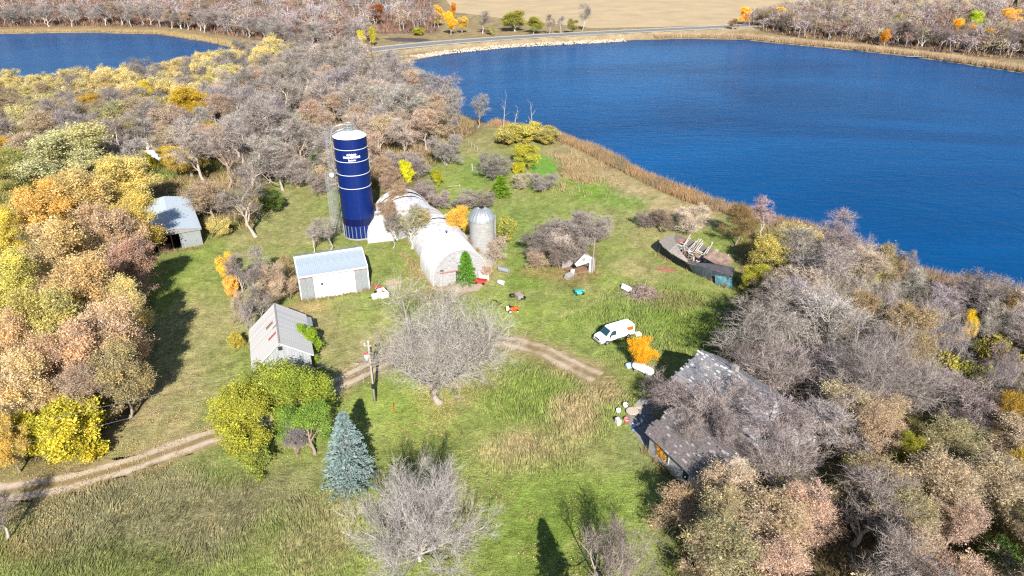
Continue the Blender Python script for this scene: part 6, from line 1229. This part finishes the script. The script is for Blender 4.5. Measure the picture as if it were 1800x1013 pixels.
# marker posts
for px, py, h, lb in ((830, 300, 1.7, 'white fence post at the left foot of the rounded grey-brown tree'), (522, 797, .9, 'short pale post at the foot of the yellow-green clump'), (692, 723, 1.1, 'small orange marker stake on the bright grass below the utility pole')):
    S = thing('fence_post' if 'fence' in lb else 'marker_post', lb, 'post', at(px, py)); M().tube([(0, 0, 0), (0, 0, h)], [.06, .05], 6).build('post', ORANGE if 'orange' in lb else WHITE, S)
S = thing('old_rail_fence', 'remains of a grey rail fence at the top of the clearing', 'fence', at(826, 255))
for k in range(4): q = at(824+k*5, 254+k*4)-at(826, 255); M().tube([q, q+Vector((0, 0, 1.3))], .07, 6).build('post', POLEWD, S)
M().tube([at(824, 254)-at(826, 255)+Vector((0, 0, 1.1)), at(839, 266)-at(826, 255)+Vector((0, 0, 1.1))], .05, 5).build('rail', POLEWD, S)
S = thing('fallen_rail', 'grey rail lying across the grass at the left of the clearing', 'rail', at(798, 331)); M().tube([(-1.2, 0, .4), (1.4, .3, .5)], .07, 6).build('rail', POLEWD, S); M().tube([(1.3, .3, 0), (1.3, .3, .9)], .09, 6).build('post', POLEWD, S)
p = at(1610, 97); S = thing('boat_dock', 'small pale dock among the reeds on the far right bank', 'dock', (p.x, p.y, -.9), 1.3)
for k in range(8): M().box((0, -4+k*1.1, .3), (2.2, 1.0, .12)).build('plank', CONC, S)
# stones along the road embankment
rk = M(); L_ = poly([(660,112),(700,106),(800,92),(900,82),(1000,77),(1100,72)], -.8)
for k in range(1400):
    i = random.randrange(len(L_)-1); q = L_[i]+(L_[i+1]-L_[i])*random.random(); T = L_[i+1]-L_[i]; T = T/np.linalg.norm(T); o_ = random.uniform(-1.0, 2.6); s_ = random.uniform(.3, .8)
    rk.box((q[0]-T[1]*o_, q[1]+T[0]*o_, -.9+max(0, o_)*.35), (s_, s_*.8, s_*.6), random.uniform(0, 3), random.uniform(0, 1))
tag(rk.build('shore_rocks', mat('pale_rock', (.4, .35, .28), .9, noise=(.5, .8, 1.2))), 'pale riprap stones along the causeway shore of the big lake', 'rocks', kind='stuff')
# fallen leaves under the yard trees
def litter_leaves(pts, n, cols, name, label):
    rng = np.random.default_rng(9); X = []; Y = []
    for px, py, rp, wt in pts:
        p = at(px, py); rr = rp*depth(p)/1200; k = int(n*wt); X.append(rng.normal(p[0], rr*.6, k)); Y.append(rng.normal(p[1], rr*.8, k))
    X = np.concatenate(X); Y = np.concatenate(Y); kk = vnoise(X, Y, 2.5, 3, 41) > .5; X = X[kk]; Y = Y[kk]; m = len(X); s = rng.uniform(.03, .065, m); a = rng.uniform(0, 2*PI, m); tz = rng.uniform(-.05, .05, (m, 2)); z = rng.uniform(.04, .2, m)
    dx = np.cos(a)*s; dy = np.sin(a)*s
    V = np.stack([np.stack([X-dx, Y-dy, z+tz[:, 0]], -1), np.stack([X+dy*.7, Y-dx*.7, z-tz[:, 1]], -1), np.stack([X+dx, Y+dy, z-tz[:, 0]], -1), np.stack([X-dy*.7, Y+dx*.7, z+tz[:, 1]], -1)], 1).reshape(-1, 3)
    c = np.array(cols)[rng.integers(0, len(cols), m)]; tag(link(name, mesh_np(name, V, [np.arange(4*m).reshape(-1, 4)], [BLADE], np.repeat(c, 4, 0))), label, 'leaves', kind='stuff')
litter_leaves([(790,690,80,.22),(760,760,80,.12),(200,800,120,.16),(330,770,90,.1),(60,930,70,.1),(1130,650,40,.06),(900,880,120,.1),(980,980,120,.12),(500,830,80,.04),(820,910,60,.08),(560,540,60,.05),(960,480,70,.04)], 30000, [(.42,.33,.14),(.45,.34,.13),(.34,.22,.1),(.4,.28,.16),(.5,.42,.22)], 'fallen_leaves', 'yellow and brown fallen leaves scattered over the grass')

# weeds along the foot of the walls
WX = []; 
for a, b in (((531,531),(650,511)),((512,480),(531,531)),((650,511),(640,470)),((452,676),(551,657)),((551,657),(528,590)),((761,508),(856,492)),((761,508),(705,446)),((266,448),(358,435)),((1156,447),(1277,506)),((1003,488),(1045,479)),((1132,790),(1228,884))):
    A_, B__ = at(*a), at(*b); n_ = int((B__-A_).length*60)
    for _ in range(n_): q = A_+(B__-A_)*random.random(); WX.append((q.x+random.gauss(0, .3), q.y-abs(random.gauss(0, .35))))
WX = np.array(WX); wk_ = vnoise(WX[:, 0], WX[:, 1], 1.2, 2, 51) > .42; WX = WX[wk_]
Vg, Fg, Cg = blades(WX[:, 0], WX[:, 1], np.zeros(len(WX)), RNG.uniform(.2, .9, len(WX)), .07, RNG.normal(0, .3, (len(WX), 2)), np.array([(.3, .24, .12), (.2, .2, .07), (.36, .28, .16)])[RNG.integers(0, 3, len(WX))], RNG, 2, .1)
tag(link('weeds', mesh_np('weeds', Vg, [Fg], [BLADE], Cg)), 'dry weeds along the foot of the sheds and barns', 'weeds', kind='stuff')
